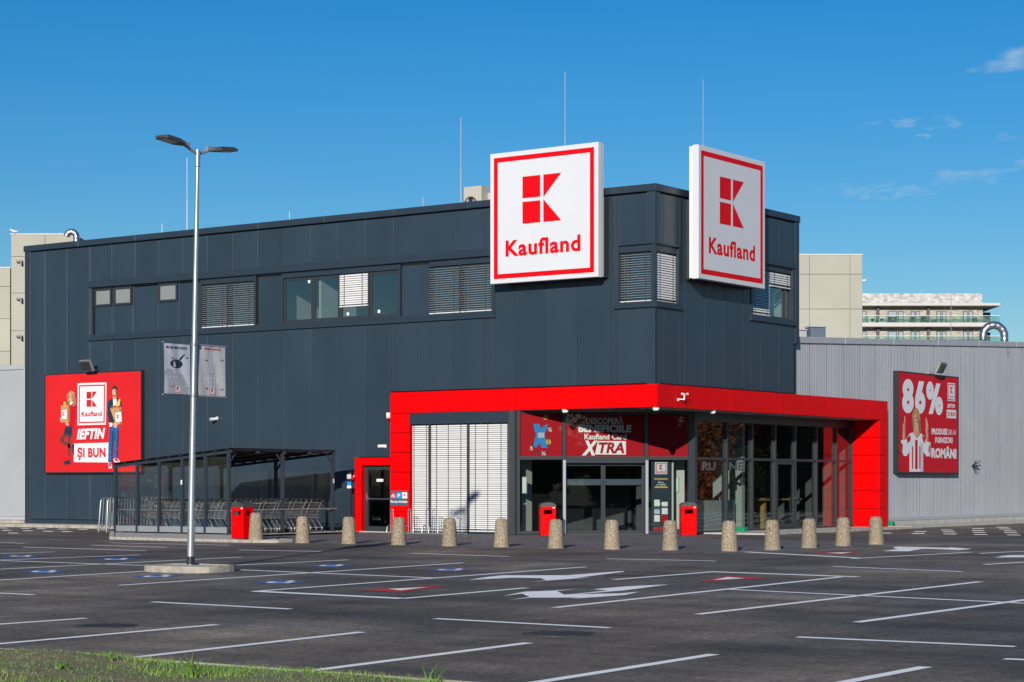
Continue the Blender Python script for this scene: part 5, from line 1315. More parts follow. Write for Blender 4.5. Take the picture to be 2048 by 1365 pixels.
# banners hung from the post
def px_z(v): return 1.65 + (965 - v) / F_PX * DEP
def banner(y0, y1, z0, z1, label, words, wm, bgm, kind):
    c = pole(z0); X = c.x
    t = thing('banner', label, 'banner', (X, c.y, z0), group='banners on the lamp post')
    F = Frame((X, c.y, 0), (0, 1, 0), (0, 0, 1), (1, 0, 0))
    for z in (z0, z1): 
        MB().tube(F.P(min(0, y0), z, 0) if y0 < 0 else F.P(0, z, 0), F.P(y0 - .04 if y0 < 0 else y1 + .04, z, 0), .016, 8).build('bar', 'alu', t, smooth=True)
        MB().lathe(pole(z) - Vector((0, 0, .03)), [(.075, 0), (.075, .06)], 16).build('clamp', 'galva_dull', t)
    mb = MB(); NX_, NZ_ = 16, 20; a, b = sorted((y0, y1))
    def wv(s, q): return .012 * math.sin(s * 6.2 + .6) * (.4 + .6 * math.sin(q * math.pi)) + .006 * math.sin(s * 14 + q * 4)
    for i in range(NZ_ + 1):
        for j in range(NX_ + 1):
            s = j / NX_; q = i / NZ_; mb.v.append(F.P(a + (b - a) * s, z0 + .02 + (z1 - z0 - .04) * q, wv(s, q)))
    for i in range(NZ_):
        for j in range(NX_):
            k = i * (NX_ + 1) + j; mb.f.append((k, k + 1, k + NX_ + 2, k + NX_ + 1))
    mb.build('cloth', bgm, t, smooth=True)
    w, h = b - a, z1 - z0
    def prt(polys, m, lay): 
        m_ = MB()
        for p in polys: m_.add([F.P(a + w * x, z0 + h * y, wv(x, y) + .004 + .0025 * lay) for x, y in p], [tuple(range(len(p)))])
        m_.build('print', m, t)
    def wtext(body, x0, x1, y, cap, m, bold, lay=1):
        m_ = MB(); put_text(m_, Frame((0, 0, 0), (1, 0, 0), (0, 1, 0), (0, 0, 1)), body, x0, x1, y, cap, 0, bold)
        m_.v = [F.P(a + w * v.x, z0 + h * v.y, wv(v.x, v.y) + .004 + .0025 * lay) for v in m_.v]; m_.build('lettering', m, t)
    if kind == 'pan':
        prt([[(.0, .42), (.12, .5), (.45, .47), (.75, .38), (.97, .12), (.93, .02), (.0, .02)]], 'print_grey', 0)
        prt([ellipse(.47, .60, .25, .085, 18), [(.63, .66), (.80, .79), (.77, .80), (.60, .70)]], 'print_navy', 1)
        wtext('SILVERCREST', .20, .90, .885, .045, 'print_navy', .02)
        prt([ellipse(.13, .91, .05, .022, 10)], 'print_navy', 1)
    else:
        prt([[(.42, .55), (.38, .72), (.40, .82), (.46, .86), (.56, .86), (.64, .81), (.68, .72), (.62, .56), (.64, .46), (.40, .46)]], 'print_grey_pale', 0)
        wtext('esmara', .22, .82, .915, .05, 'print_red', .012)
    for k, y in enumerate((.34, .295, .25)):
        for q in range(5): prt([[(.2 + .12 * q + .02 * k, y), (.29 + .12 * q, y), (.29 + .12 * q, y + .02), (.2 + .12 * q + .02 * k, y + .02)]], 'print_white', 1)
    prt([[(.38, .035), (.64, .035), (.64, .19), (.38, .19)]], 'print_white', 2); prt([[(.40, .042), (.62, .042), (.62, .183), (.40, .183)]], 'print_red', 3); prt([[(.42, .052), (.60, .052), (.60, .173), (.42, .173)]], 'print_white', 4)
    kk = MB(); k_logo(kk, Frame((0, 0, 0), (1, 0, 0), (0, 1, 0), (0, 0, 1)), .46, .56, .10, .16, 0); kk.v = [F.P(a + w * v.x, z0 + h * v.y, wv(v.x, v.y) + .004 + .0025 * 5) for v in kk.v]; kk.build('emblem', 'print_red', t)
    wtext('Kaufland', .44, .58, .07, .016, 'print_red', .01, 5)
    # wind vents
    prt([[(x, y), (x + .07, y - .02), (x + .14, y), (x + .13, y - .03), (x + .07, y - .045), (x + .01, y - .03)] for x, y in ((.18, .74), (.76, .76), (.2, .19), (.76, .18))], 'print_grey', 6)
banner(-.84, -.10, px_z(792), px_z(689), 'grey banner with a dark frying pan left of the lamp post', 'pan', None, 'banner_cloth', 'pan')
banner(.12, .93, px_z(792), px_z(689), 'pale banner with a beige coat right of the lamp post', 'coat', None, 'print_grey_warm', 'coat')

# ================================================================== trolley shelter
SX0, SX1, SY0, SY1 = -16.10, -11.20, -6.55, -1.72
SZ = .04
def stop(x): return 2.19 + (2.61 - 2.19) * (x - SX0) / (SX1 - SX0)
shel = thing('trolley_shelter', 'dark steel trolley shelter with sloping clear roof', 'shelter', (SX0, SY0, SZ))
fpx = [SX0] + [onY(q, 1000, SY0).x for q in (275, 318.5, 365, 411)] + [SX1]
SYM = onX(565, 1000, SX1).y; SXM = (SX0 + SX1) / 2
P_ = .045
for x in fpx: MB().box(x - P_, x + P_, SY0 - P_, SY0 + P_, SZ, stop(x) - .07).build('post', 'anthracite_trim', shel)
for y in (SYM, SY1): MB().box(SX1 - P_, SX1 + P_, y - P_, y + P_, SZ, stop(SX1) - .07).build('post', 'anthracite_trim', shel)
for x in (SX0, SXM): MB().box(x - P_, x + P_, SY1 - P_, SY1 + P_, SZ, stop(x) - .07).build('post', 'anthracite_trim', shel)
MB().box(SX0 - P_, SX0 + P_, SYM - P_, SYM + P_, SZ, stop(SX0) - .07).build('post', 'anthracite_trim', shel)
slope_v = Vector((SX1 - SX0, 0, stop(SX1) - stop(SX0))).normalized()
Ls = (Vector((SX1, 0, stop(SX1))) - Vector((SX0, 0, stop(SX0)))).length
for y in (SY0, (SY0 + SYM) / 2, SYM, (SYM + SY1) / 2, SY1):
    F = Frame((SX0, y, stop(SX0)), slope_v, Vector((-slope_v.z, 0, slope_v.x)), (0, -1, 0)); MB().fbox(F, -.12, Ls + .12, -.075, .005, -.03, .03).build('rafter', 'anthracite_trim', shel)
for x in fpx + [(a + b) / 2 for a, b in zip(fpx, fpx[1:])]:
    MB().box(x - .03, x + .03, SY0 - .1, SY1 + .1, stop(x) + .008, stop(x) + .055).build('purlin', 'anthracite_trim', shel)
for a, b in ((SY0 - .15, SYM - .01), (SYM + .01, SY1 + .15)):
    F = Frame((SX0, 0, stop(SX0) + .06), slope_v, (0, 1, 0), Vector((-slope_v.z, 0, slope_v.x))); MB().fbox(F, -.15, Ls + .15, a, b, 0, .012).build('roof_sheet', 'roof_smoke', shel)
for x, y, dx, dy in ((SX1, SY1, 0, -1), (SX1, SYM, 0, -1), (SX1, SY0, 0, 1), (SXM, SY1, 1, 0)):
    z = stop(x) - .08; MB().path([(x, y, z - .3), (x + dx * .28, y + dy * .28, z)], .03, 4).build('knee_brace', 'anthracite_trim', shel)
for a, b in zip(fpx, fpx[1:]):
    MB().fbox(FY(SY0), a + P_ + .004, b - P_ - .004, .30, min(stop(a), stop(b)) - .10, -.005, .005).build('glass_pane', 'glass_shelter', shel)
    MB().fbox(FY(SY0), a + P_ + .002, b - P_ - .002, SZ + .06, .28, -.02, .035).build('kick_plate', 'galva_dull', shel)
for a, b in ((SY0, SYM), (SYM, SY1)): MB().fbox(FX(SX0), a + P_ + .004, b - P_ - .004, .2, 2.0, -.005, .005).build('glass_pane', 'glass_shelter', shel)
for a, b in ((SX0, SXM), (SXM, SX1)): MB().fbox(FY(SY1), a + P_ + .004, b - P_ - .004, .2, 2.0, -.005, .005).build('glass_pane', 'glass_shelter', shel)
MB().tube((SX0, SY0 + .1, .78), (SX1, SY0 + .1, .78), .022, 8).build('bump_rail', 'galva', shel, smooth=True)
MB().tube((SX1 + .08, SY0, .80), (SX1 + .08, SY1 + .1, .80), .022, 8).build('bump_rail', 'galva', shel, smooth=True)
MB().tube((SX0, SY1 - .1, .78), (SX1, SY1 - .1, .78), .022, 8).build('bump_rail', 'galva', shel, smooth=True)
MB().fbox(FX(SX1), SY1 - .03, SY1 + .03, 1.62, 1.76, P_ + .001, P_ + .004).build('sticker', 'plastic_white', shel)
MB().fbox(FY(SY0), fpx[3] - .03, fpx[3] + .03, 1.58, 1.72, P_ + .001, P_ + .004).build('sticker', 'plastic_white', shel)

# shopping trolleys: handle towards +x, nested along x
def cart_meshes():
    W = .27
    bk = MB()
    def quad(a, b, c, d, nu, nv, r=.0045):
        a, b, c, d = map(Vector, (a, b, c, d))
        for i in range(nu + 1): t = i / nu; bk.tube(a.lerp(b, t), d.lerp(c, t), r, 3)
        for i in range(nv + 1): t = i / nv; bk.tube(a.lerp(d, t), b.lerp(c, t), r, 3)
    # front, two sides, floor
    A = [(-.42, -W * .72, .52), (-.42, W * .72, .52), (-.52, W * .80, .80), (-.52, -W * .80, .80)]
    quad(*A, 6, 4)
    for sg in (-1, 1): quad((-.42, sg * W * .72, .52), (.28, sg * W, .46), (.34, sg * W, .95), (-.52, sg * W * .80, .80), 10, 5)
    quad((-.42, -W * .72, .52), (.28, -W, .46), (.28, W, .46), (-.42, W * .72, .52), 6, 4)
    quad((.28, -W, .46), (.28, W, .46), (.34, W, .95), (.34, -W, .95), 6, 5)
    rim = MB().path([(.36, -W - .008, .96), (-.52, -W * .82, .81), (-.55, 0, .81), (-.52, W * .82, .81), (.36, W + .008, .96)], .009, 5)
    bk.v, bk.f = bk.v, bk.f
    fr = MB()
    for sg in (-1, 1):
        fr.path([(.42, sg * W, 1.02), (.34, sg * W, .95), (.10, sg * (W - .02), .50), (.36, sg * (W + .01), .14)], .012, 6)
        fr.path([(.36, sg * (W + .01), .14), (-.42, sg * .17, .14)], .012, 6)
        fr.path([(.06, sg * (W - .02), .46), (-.40, sg * W * .7, .51)], .010, 5)
    fr.path([(-.42, -.17, .14), (-.42, .17, .14)], .012, 6)
    hd = MB().path([(.42, -W - .03, 1.03), (.44, 0, 1.04), (.42, W + .03, 1.03)], .017, 8)
    lk = MB().box(.40, .45, -.05, .02, 1.03, 1.07)
    st = MB().add([(.30, -W + .02, .92), (.30, W - .02, .92), (.16, W - .02, .70), (.16, -W + .02, .70)], [(0, 1, 2, 3)])
    wh = MB().tube((0, -.014, 0), (0, .014, 0), .058, 12)
    fk = MB().path([(0, 0, 0), (.0, 0, .10)], .016, 5)
    out = {}
    for k, m, mm in (('basket', bk, 'chrome'), ('rim', rim, 'chrome'), ('chassis', fr, 'chrome'), ('handle', hd, 'black_plastic'), ('coin_lock', lk, 'lamp_dark'), ('child_seat_flap', st, 'lamp_dark'), ('castor', fk, 'galva_dull'), ('wheel', wh, 'rubber')):
        me = m.mesh(smooth=k in ('wheel', 'handle', 'rim')); me.name = k; me.materials.append(MATS[mm]); out[k] = me
    return out
CM = cart_meshes()
def make_cart(loc, rz, label, group):
    t = thing('shopping_trolley', label, 'trolley', loc, rz, group, local=True)
    for k in ('basket', 'rim', 'chassis', 'handle', 'coin_lock', 'child_seat_flap'): link(k, CM[k], t)
    for x, y in ((.36, -.28), (.36, .28), (-.42, -.17), (-.42, .17)):
        c = link('castor', CM['castor'], t); c.location = (x, y, .06); w = link('wheel', CM['wheel'], c); w.location = (0, 0, 0)
    return t
rows = [(-6.10, 17), (-5.42, 16), (-4.74, 13), (-4.06, 11), (-3.36, 10), (-2.62, 10)]
for r_, (y, n_) in enumerate(rows):
    lab = ['wire shopping trolley nested in the row nearest the front glass', 'wire shopping trolley nested in the second row behind the front glass', 'wire shopping trolley nested in the third row under the shelter',
           'wire shopping trolley nested in the fourth row under the shelter', 'wire shopping trolley nested in the fifth row under the shelter', 'wire shopping trolley nested in the rear row by the back rail'][r_]
    for k in range(n_):
        lb = lab
        if k == 0: lb = lab.replace('wire shopping trolley nested in', 'last trolley at the open end of')
        if k == n_ - 1: lb = lab.replace('wire shopping trolley nested in', 'innermost trolley of')
        make_cart((SX1 - .28 - random.uniform(0, .02) - .215 * k, y + random.uniform(-.02, .02), .06), R(random.uniform(-1.5, 1.5)), lb, 'trolleys in row %d under the shelter' % (r_ + 1))
# flatbed trolleys in the left bay
def flatbed(loc, rz, label):
    t = thing('flatbed_trolley', label, 'trolley', loc, rz, 'flatbed trolleys in the shelter', local=True)
    f_ = MB()
    for sg in (-1, 1): f_.path([(-.45, sg * .26, .2), (.4, sg * .26, .2), (.5, sg * .26, .95), (.62, sg * .26, 1.12)], .016, 6)
    for x in (-.45, -.2, .1, .4): f_.path([(x, -.26, .2), (x, .26, .2)], .014, 6)
    for z, x in ((.45, .43), (.7, .465), (.95, .5)): f_.path([(x, -.26, z), (x, .26, z)], .012, 6)
    f_.build('frame', 'galva', t)
    MB().tube((.62, -.28, 1.12), (.62, .28, 1.12), .018, 8).build('handle', 'galva', t)
    for x, y in ((.36, -.2), (.36, .2), (-.38, -.2), (-.38, .2)): MB().tube((x, y - .02, .07), (x, y + .02, .07), .07, 12).build('wheel', 'rubber', t)
for k in range(5): flatbed((-15.75 + .12 * k, -6.0 + .05 * k, .06), R(-4 + 3 * k), 'galvanised flatbed trolley in the left bay of the shelter')
# crowd barriers leaning at the left end
def barrier(a, b, label, lean=.25):
    a, b = Vector(a), Vector(b); t = thing('crowd_barrier', label, 'barrier', a, group='galvanised barriers by the shelter')
    u_ = (b - a).normalized(); n2 = Vector((u_.y, -u_.x, 0)); L = (b - a).length
    up = (Vector((0, 0, 1)) + n2 * lean).normalized()
    P = lambda s, h: a + u_ * s + up * h
    MB().path([P(0, 0), P(0, 1.0), P(.06, 1.08), P(.14, 1.1), P(L - .14, 1.1), P(L - .06, 1.08), P(L, 1.0), P(L, 0)], .02, 6).build('frame', 'galva', t, smooth=True)
    bars = MB(); bars.tube(P(0, .22), P(L, .22), .014, 6)
    k = .12
    while k < L - .05: bars.tube(P(k, .22), P(k, 1.09), .008, 5); k += .12
    bars.build('bar', 'galva', t)
    ft = MB()
    for s in (.2, L - .2): ft.path([P(s, .22), P(s, .05) + n2 * .25, P(s, .03) + n2 * .28], .012, 5); ft.path([P(s, .22), P(s, .05) - n2 * .25], .012, 5)
    ft.build('foot', 'galva_dull', t)
barrier((-16.62, -6.8, .06), (-16.42, -4.7, .06), 'galvanised barrier leaning at the left end of the shelter, outermost', .12)
barrier((-16.36, -6.7, .06), (-16.26, -4.6, .06), 'galvanised barrier leaning at the left end of the shelter, against the post', .06)
# bicycle racks in front of the blinds
def rack(x0, x1, y, label):
    t = thing('bicycle_rack', label, 'bicycle rack', (x0, y, .006), group='galvanised bicycle racks')
    b_ = MB()
    for yy in (y - .28, y + .12): b_.box(x0, x1, yy - .025, yy + .025, .006, .045)
    b_.build('rail', 'galva', t)
    k = 0; x = x0 + .12
    while x < x1 - .05:
        h = .80 if k % 2 == 0 else .52; yy = y - .06
        pts_ = [(x - .05, yy, .04), (x - .05, yy, h - .05), (x - .03, yy, h - .01), (x, yy, h), (x + .03, yy, h - .01), (x + .05, yy, h - .05), (x + .05, yy, .04)]
        MB().path(pts_, .011, 6).build('hoop', 'galva', t, smooth=True)
        MB().path([(x - .05, y - .28, .04), (x - .05, y - .24, .22), (x - .05, yy, .3)], .009, 5).build('stay', 'galva', t)
        x += .36; k += 1
rack(-9.75, -8.1, -.55, 'galvanised bicycle rack in front of the red column and blinds')
rack(-8.0, -6.7, -.6, 'galvanised bicycle rack behind the bollard before the blinds')

mat('ac_case', (.42, .40, .34), .5)
# ================================================================== things on the roofs
def rod(u_, v0, Y, z0, label, X=None, r=.021):
    p = onY(u_, v0, Y) if X is None else onX(u_, v0, X)
    t = thing('lightning_rod', label, 'lightning rod', (p.x, p.y, z0), group='lightning rods on the roof')
    zm = z0 + (p.z - z0) * .55
    MB().tube((p.x, p.y, z0), (p.x, p.y, zm), r, 6).build('mast', 'alu', t); MB().tube((p.x, p.y, zm), (p.x, p.y, p.z), r * .65, 6).build('tip', 'alu', t)
    MB().box(p.x - .2, p.x + .2, p.y - .2, p.y + .2, z0 - .002, z0 + .08).build('foot', 'concrete', t)
rod(374, 316, 3.0, 10.25, 'tall thin lightning rod behind the lamp post head'); rod(921.5, 236, 3.5, 10.25, 'tall thin lightning rod above the rooftop air conditioner')
rod(1130, 144, 3.0, 10.25, 'tallest lightning rod above the sunlit roof sign'); rod(1406, 160, 0, 10.25, 'tall lightning rod above the shaded roof sign', X=-2.5)
rod(324, 448, .7, 10.25, 'short rod at the far left of the roof edge', r=.02); rod(579, 423, .7, 10.25, 'short white rod on the roof edge above the middle windows', r=.022); rod(846, 395, .7, 10.25, 'short white rod on the roof edge left of the air conditioner', r=.022)
def ac(u0, u1, v0, v1, Y, label):
    a, b = onY(u0, v1, Y), onY(u1, v1, Y); z1 = onY(u0, v0, Y).z
    t = thing('air_conditioner', label, 'air conditioner', (a.x, Y, 10.25), group='rooftop air conditioners'); F = FY(Y)
    MB().panel(F, a.x, b.x, 10.35, z1, -.45, 0, .02).build('case', 'ac_case', t)
    MB().box(a.x + .1, b.x - .1, Y + .05, Y + .4, 10.25, 10.35).build('frame', 'galva_dull', t)
    c = ((a.x + b.x) / 2 - .05, z1 - (z1 - 10.35) * .45); rr = min(b.x - a.x, z1 - 10.35) * .36
    MB().prism(F, ellipse(*c, rr, rr, 20), .003, .015).build('fan_grille', 'black_metal', t)
    fan = MB()
    for k in range(4): q = R(90 * k + 20); fan.add([F.P(*c, .018), F.P(c[0] + rr * .9 * math.cos(q), c[1] + rr * .9 * math.sin(q), .018), F.P(c[0] + rr * .9 * math.cos(q + .6), c[1] + rr * .9 * math.sin(q + .6), .022)], [(0, 1, 2)])
    fan.build('fan_blade', 'galva_dull', t)
    sl = MB()
    for k in range(7): sl.fbox(FX(a.x), Y + .06 + .05 * k, Y + .08 + .05 * k, 10.45, z1 - .08, -.004, -.001)
    sl.build('side_louvre', 'black_metal', t)
ac(925, 962, 375, 405, 3.8, 'white rooftop air conditioner with fan left of the sunlit sign'); ac(966, 990, 387, 405, 4.2, 'second rooftop air conditioner half hidden by the sunlit sign')
def duct(pts, r, label, name='roof_duct'):
    t = thing(name, label, 'duct', pts[0], group='silver roof ducts')
    dense = []
    for a, b in zip(pts, pts[1:]):
        a, b = Vector(a), Vector(b); k = max(2, int((b - a).length / .045))
        dense += [a.lerp(b, i / k) for i in range(k)]
    dense.append(Vector(pts[-1])); rr = [r * (1.03 if i % 4 < 2 else .97) for i in range(len(dense))]
    MB().path(dense, rr, 18).build('pipe', 'duct', t, smooth=True)
    MB().path([dense[-1], dense[-1] + (dense[-1] - dense[-2]).normalized() * .02], r * .9, 18).build('mouth', 'black_metal', t)
right = Vector((CA, SA, 0))
c = atdepth(1987.5, 672, 84); rad = .44; pp = [c + right * rad + Vector((0, 0, -.9))]
for k in range(13): a = math.pi * k / 12; pp.append(c + right * (rad * math.cos(a)) + Vector((0, 0, rad * math.sin(a))))
pp.append(c - right * rad + Vector((0, 0, -.15))); duct(pp, .16, 'silver gooseneck duct on the grey hall roof')
c = atdepth(143, 474, 84); rad = .2; pp = [c + right * rad + Vector((0, 0, -.8))]
for k in range(9): a = math.pi * .95 * k / 8; pp.append(c + right * (rad * math.cos(a)) + Vector((0, 0, rad * math.sin(a))))
duct(pp, .13, 'silver gooseneck duct above the left end of the dark roof')
for (u0, u1, v0, v1, lab) in ((1620.5, 1654.5, 655, 684, 'dark metal roof vent box on the grey hall'), (1599, 1616.5, 661.5, 684, 'pale metal roof vent box beside the dark block edge')):
    p = atdepth((u0 + u1) / 2, v1, 80); w = (u1 - u0) / F_PX * 80; h = (v1 - v0) / F_PX * 80
    t = thing('roof_vent', lab, 'vent', p, group='vent boxes on the grey hall roof'); F = Frame(p, (CA * .95 - SA * .3, SA * .95 + CA * .3, 0), (0, 0, 1), (SA * .95 + CA * .3, -CA * .95 + SA * .3, 0))
    MB().panel(F, -w * .48, w * .48, -.3, h, -w * .8, 0, .05).build('case', 'vent_blue' if u0 > 1610 else 'grey_cap', t); MB().panel(F, -w * .52, w * .52, h + .002, h + .05, -w * .84, .03, .015).build('lid', 'grey_cap', t)

# ================================================================== buildings behind
def backdrop(D): 
    o = CAM + Vector((-SA, CA, 0)) * D; o.z = 0
    return Frame(o, (CA, SA, 0), (0, 0, 1), (SA, -CA, 0))
def bs(u_, D): return (u_ - 1024) / F_PX * D
def bz(v_, D): return 1.65 + (965 - v_) / F_PX * D
def slab_building(D, cols, label, deep=14):
    """cols: list of (u edges, v edges) blocks of beige panels"""
    F = backdrop(D); u0 = cols[0][0][0]
    t = thing('warehouse', label, 'building', F.P(bs(u0, D), 0, 0))
    for us_, vs_ in cols:
        MB().fbox(F, bs(us_[0], D) + .03, bs(us_[-1], D) - .03, 0, bz(vs_[0], D) - .03, -deep, -.1).build('wall_core', 'beige', t)
        for a, b in zip(us_, us_[1:]):
            for c, d in zip(vs_, vs_[1:]): MB().panel(F, bs(a, D) + .012, bs(b, D) - .012, bz(d, D) + .012, bz(c, D) - .012, -.12, 0, .01).build('wall_panel', 'beige', t)
        MB().panel(F, bs(us_[0], D) - .05, bs(us_[-1], D) + .05, bz(vs_[0], D) - .015, bz(vs_[0], D) + .10, -.6, .04, .02).build('coping', 'apt_slab', t)
    return t, F
w1, F = slab_building(140, [([22, 90, 153], [470, 513.5, 586.5, 662, 737, 812])], 'tall beige concrete building behind the left end of the store')
for v_ in (524, 599, 674): 
    a = bs(41, 140); z = bz(v_, 140); MB().fbox(F, a - .25, a + .15, z - .05, z + .08, .0, .25).fbox(F, a + .05, a + .15, z - .25, z - .05, .0, .3).build('wall_fixture', 'black_metal', w1)
slab_building(141, [([-130, -50, 20.5], [537, 573.5, 638, 703, 770])], 'lower beige concrete building at the left edge of the view')
w2, F = slab_building(145, [([1520, 1619, 1700, 1725], [511, 549, 618.5, 690, 760])], 'tall beige concrete building behind the right end of the dark block')
MB().tube(F.P(bs(1726, 145), bz(561, 145), -.3), F.P(bs(1733, 145), bz(560, 145), -.3), .07).build('wall_fixture', 'plastic_white', w2)
# apartment house with balconies
D = 300; F = backdrop(D)
apt = thing('apartment_building', 'pale stone apartment house with glass balconies beyond the grey hall', 'building', F.P(bs(1725, D), 0, 0))
U = lambda x: bs(1560 + x / 4.197, D)
Z = lambda y: bz(480 + y / 4.197, D)
MB().fbox(F, U(600), U(1708), 0, Z(548), -14, -.4).build('wall', 'apt_stone', apt)
MB().fbox(F, U(600), U(1708), Z(538), Z(446), -13.5, -.9).build('parapet', 'apt_parapet', apt)
MB().panel(F, U(600), U(1836), Z(560), Z(536), -14, 1.2, .08).build('roof_slab', 'apt_slab', apt)
for y0, y1 in ((735, 700), (905, 870), (1075, 1040)):
    sl = MB().panel(F, U(600), U(1832), Z(y0), Z(y1), -12, 1.3, .05).build('balcony_slab', 'apt_slab', apt)
    for a, b in zip((600, 690, 822, 955, 1090, 1245, 1400, 1560, 1708), (690, 822, 955, 1090, 1245, 1400, 1560, 1708, 1832)):
        MB().fbox(F, U(a) + .03, U(b) - .03, Z(y1), Z(y1 - 56), 1.1, 1.15).build('railing_pane', 'glass_green', sl)
    MB().fbox(F, U(600), U(1832), Z(y1 - 56), Z(y1 - 59), 1.09, 1.16).build('handrail', 'plastic_white', sl)
for y in (700, 870):
    for x0, x1 in ((690, 730), (908, 985), (993, 1040), (1100, 1136), (1142, 1180), (1317, 1355), (1362, 1400), (1540, 1580), (1586, 1625)):
        w = MB().fbox(F, U(x0), U(x1), Z(y), Z(y - 104), -.4, -.3).build('window', 'apt_frame', apt)
        MB().fbox(F, U(x0) + .12, U(x1) - .12, Z(y) + .1, Z(y - 104) - .12, -.299, -.27).build('pane', 'window_far', w)
    for x in (822, 1245): MB().fbox(F, U(x) - .18, U(x) + .18, Z(y), Z(y - 140), -.4, .2).build('column', 'apt_frame', apt)
    MB().fbox(F, U(1712), U(1806), Z(y - 6), Z(y - 104), -6, -3).build('recess_screen', 'apt_frame', apt)
    for x in (770, 848): 
        a = MB().fbox(F, U(x) - .4, U(x) + .4, Z(y) + .1, Z(y) + .85, -.39, .0).build('cooling_unit', 'plastic_white', apt); MB().prism(F, ellipse(U(x) + .1, Z(y) + .47, .28, .28, 12), .001, .02).build('fan', 'black_metal', a)
for x0, x1, h in ((905, 975, .9), (1085, 1130, .9), (1180, 1240, 1.1), (1270, 1310, .5), (1620, 1650, .8)):
    t = MB().fbox(F, U(x0), U(x1), Z(698), Z(698) + .12, .1, .8).fbox(F, U(x0), U(x1), Z(698) + .121, Z(698) + h, .1, .25)
    for s in (U(x0) + .1, U(x1) - .2): t.fbox(F, s, s + .1, Z(698) - .0, Z(698) - .01, .3, .4)
    t.build('balcony_bench', 'apt_frame', apt)
MB().tube(F.P(U(1399), 0, 3), F.P(U(1399), Z(190), 3), .09, 6, .03).build('antenna', 'alu', apt)
# gull on the left building
g = F_ = backdrop(139.5); p = g.P(bs(25, 139.5), bz(470, 139.5) + .10, -.3)
t = thing('gull', 'white gull perched on the beige building at the left', 'bird', p)
bd_ = MB().path([p + right * -.26 + Vector((0, 0, .30)), p + right * -.2 + Vector((0, 0, .31)), p + right * -.12 + Vector((0, 0, .24)), p + right * .0 + Vector((0, 0, .19)), p + right * .16 + Vector((0, 0, .17)), p + right * .34 + Vector((0, 0, .16))], [.015, .05, .055, .09, .075, .01], 10).build('body', 'bird_white', t, smooth=True)
MB().path([p + right * -.04 + Vector((0, 0, .225)) , p + right * .14 + Vector((0, 0, .22)), p + right * .42 + Vector((0, 0, .18))], [.05, .075, .008], 8).build('wing', 'bird_grey', t, smooth=True)
MB().path([p + right * -.26 + Vector((0, 0, .30)), p + right * -.34 + Vector((0, 0, .285))], [.014, .004], 6).build('beak', 'print_gold', t)
for s in (-.03, .03): MB().tube(p + right * .02 + Vector((0, s, 0)), p + right * .02 + Vector((0, s, .13)), .008, 5).build('leg', 'print_gold', t)

# ================================================================== trees out of the frame, mirrored in the glass
def tree_meshes(h, r, n, seed, ls=.14, zlow=.35):
    rnd = random.Random(seed)
    tr = MB().path([(0, 0, -.1), (.05, 0, h * .2), (-.05, .06, h * .45), (.06, 0, h * .75)], [.2, .15, .11, .04], 8)
    cl = []
    for k in range(14 if zlow > .2 else 26):
        a = rnd.uniform(0, 6.28); rr = r * rnd.uniform(.2, .85); z = h * rnd.uniform(zlow, .92); rr *= (1 - abs(z / h - .6) * .9)
        c = Vector((rr * math.cos(a), rr * math.sin(a), z)); cl.append((c, r * rnd.uniform(.3, .5)))
        if k % 2 == 0: tr.path([(0, 0, h * rnd.uniform(.25, .5)), tuple(c * .55 + Vector((0, 0, z * .4))), tuple(c)], [.07, .045, .015], 5)
    lf = MB()
    for i in range(n):
        c, rr = cl[rnd.randrange(len(cl))]
        d = Vector((rnd.gauss(0, 1), rnd.gauss(0, 1), rnd.gauss(0, .8))); d = d.normalized() * rr * rnd.random() ** .4
        p = c + d; e = Vector((rnd.uniform(-1, 1), rnd.uniform(-1, 1), rnd.uniform(-1, 1))).normalized(); q = e.orthogonal().normalized(); s = ls * rnd.uniform(.7, 1.2)
        lf.add([p - e * s, p + q * s * .5, p + e * s, p - q * s * .5], [(0, 1, 2, 3)])
    out = []
    for m_, nm, mt in ((tr, 'trunk', 'bark'), (lf, 'crown', 'leaf')):
        me = m_.mesh(); me.name = nm; me.materials.append(MATS[mt]); out.append(me)
    return out
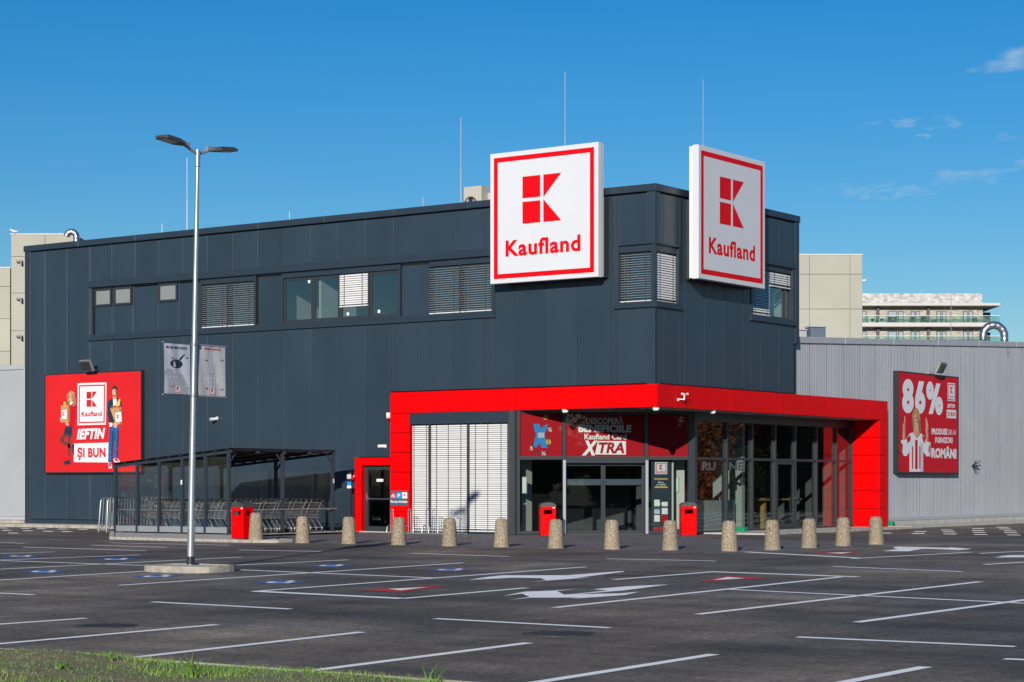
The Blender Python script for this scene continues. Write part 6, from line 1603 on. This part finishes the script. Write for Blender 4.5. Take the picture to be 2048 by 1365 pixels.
TA = tree_meshes(8.5, 3.0, 4200, 1); TB = tree_meshes(7.0, 2.4, 3600, 2); TD = tree_meshes(7.0, 3.3, 12000, 5, .15, .06); TC = tree_meshes(9.5, 4.8, 9000, 3, .36, .08)
rust = TA[1].copy(); rust.materials.clear(); rust.materials.append(MATS['leaf_rust'])
def tree(x, y, me, s, rz, label, group, crown=None):
    t = thing('tree', label, 'tree', (x, y, gz(x, y)), rz, group, local=True); t.scale = (s, s, s)
    link('trunk', me[0], t); link('crown', crown or me[1], t)
rustC = TD[1].copy(); rustC.materials.clear(); rustC.materials.append(MATS['leaf_rust'])
tree(24.0, 50.2, TD, .95, .4, 'rust-brown tree mirrored in the first panes of the glass front', 'trees mirrored in the glass front', rustC)
for x, y, m_, s in ((25.5, 54.6, TD, .9), (23.5, 57.8, TD, .85), (26, 61.0, TD, 1.05), (23.5, 64.0, TD, .9), (25, 67.2, TD, 1.0), (24, 70.4, TD, 1.0), (33, 72, TC, 1.0), (20.5, 47.2, TD, .5)):
    tree(x, y, m_, s, random.uniform(0, 6), 'green leafy tree mirrored in the glass front', 'trees mirrored in the glass front')
bx, by = 93, -66   # where the entrance glass looks
for k in range(13):
    off = (k - 6) * 5.0 + random.uniform(-1.5, 1.5); dd_ = random.uniform(0, 8)
    tree(bx + .58 * off + .81 * dd_, by + .81 * off - .58 * dd_, TC, random.uniform(.85, 1.1), random.uniform(0, 6), 'green leafy tree of the row mirrored in the entrance doors', 'trees mirrored in the entrance doors')
mir = thing('house_block', 'pale plain block mirrored at the left edge of the glass front', 'building', (36, 58, 0))
MB().box(32, 40, 57, 62, 0, 12).build('wall', 'apt_slab', mir)
for zz in (2, 5, 8):
    for k in range(3): MB().fbox(FY(57), 32.8 + 2.4 * k, 34.2 + 2.4 * k, zz, zz + 1.5, .01, .05).build('window', 'window_far', mir)
    for k in range(2): MB().fbox(Frame((32, 0, 0), (0, 1, 0), (0, 0, 1), (-1, 0, 0)), 57.6 + 2.2 * k, 58.9 + 2.2 * k, zz, zz + 1.5, .01, .05).build('window', 'window_far', mir)
MB().box(31.8, 40.2, 56.8, 62.2, 12.002, 12.3).build('roof', 'apt_slab', mir)
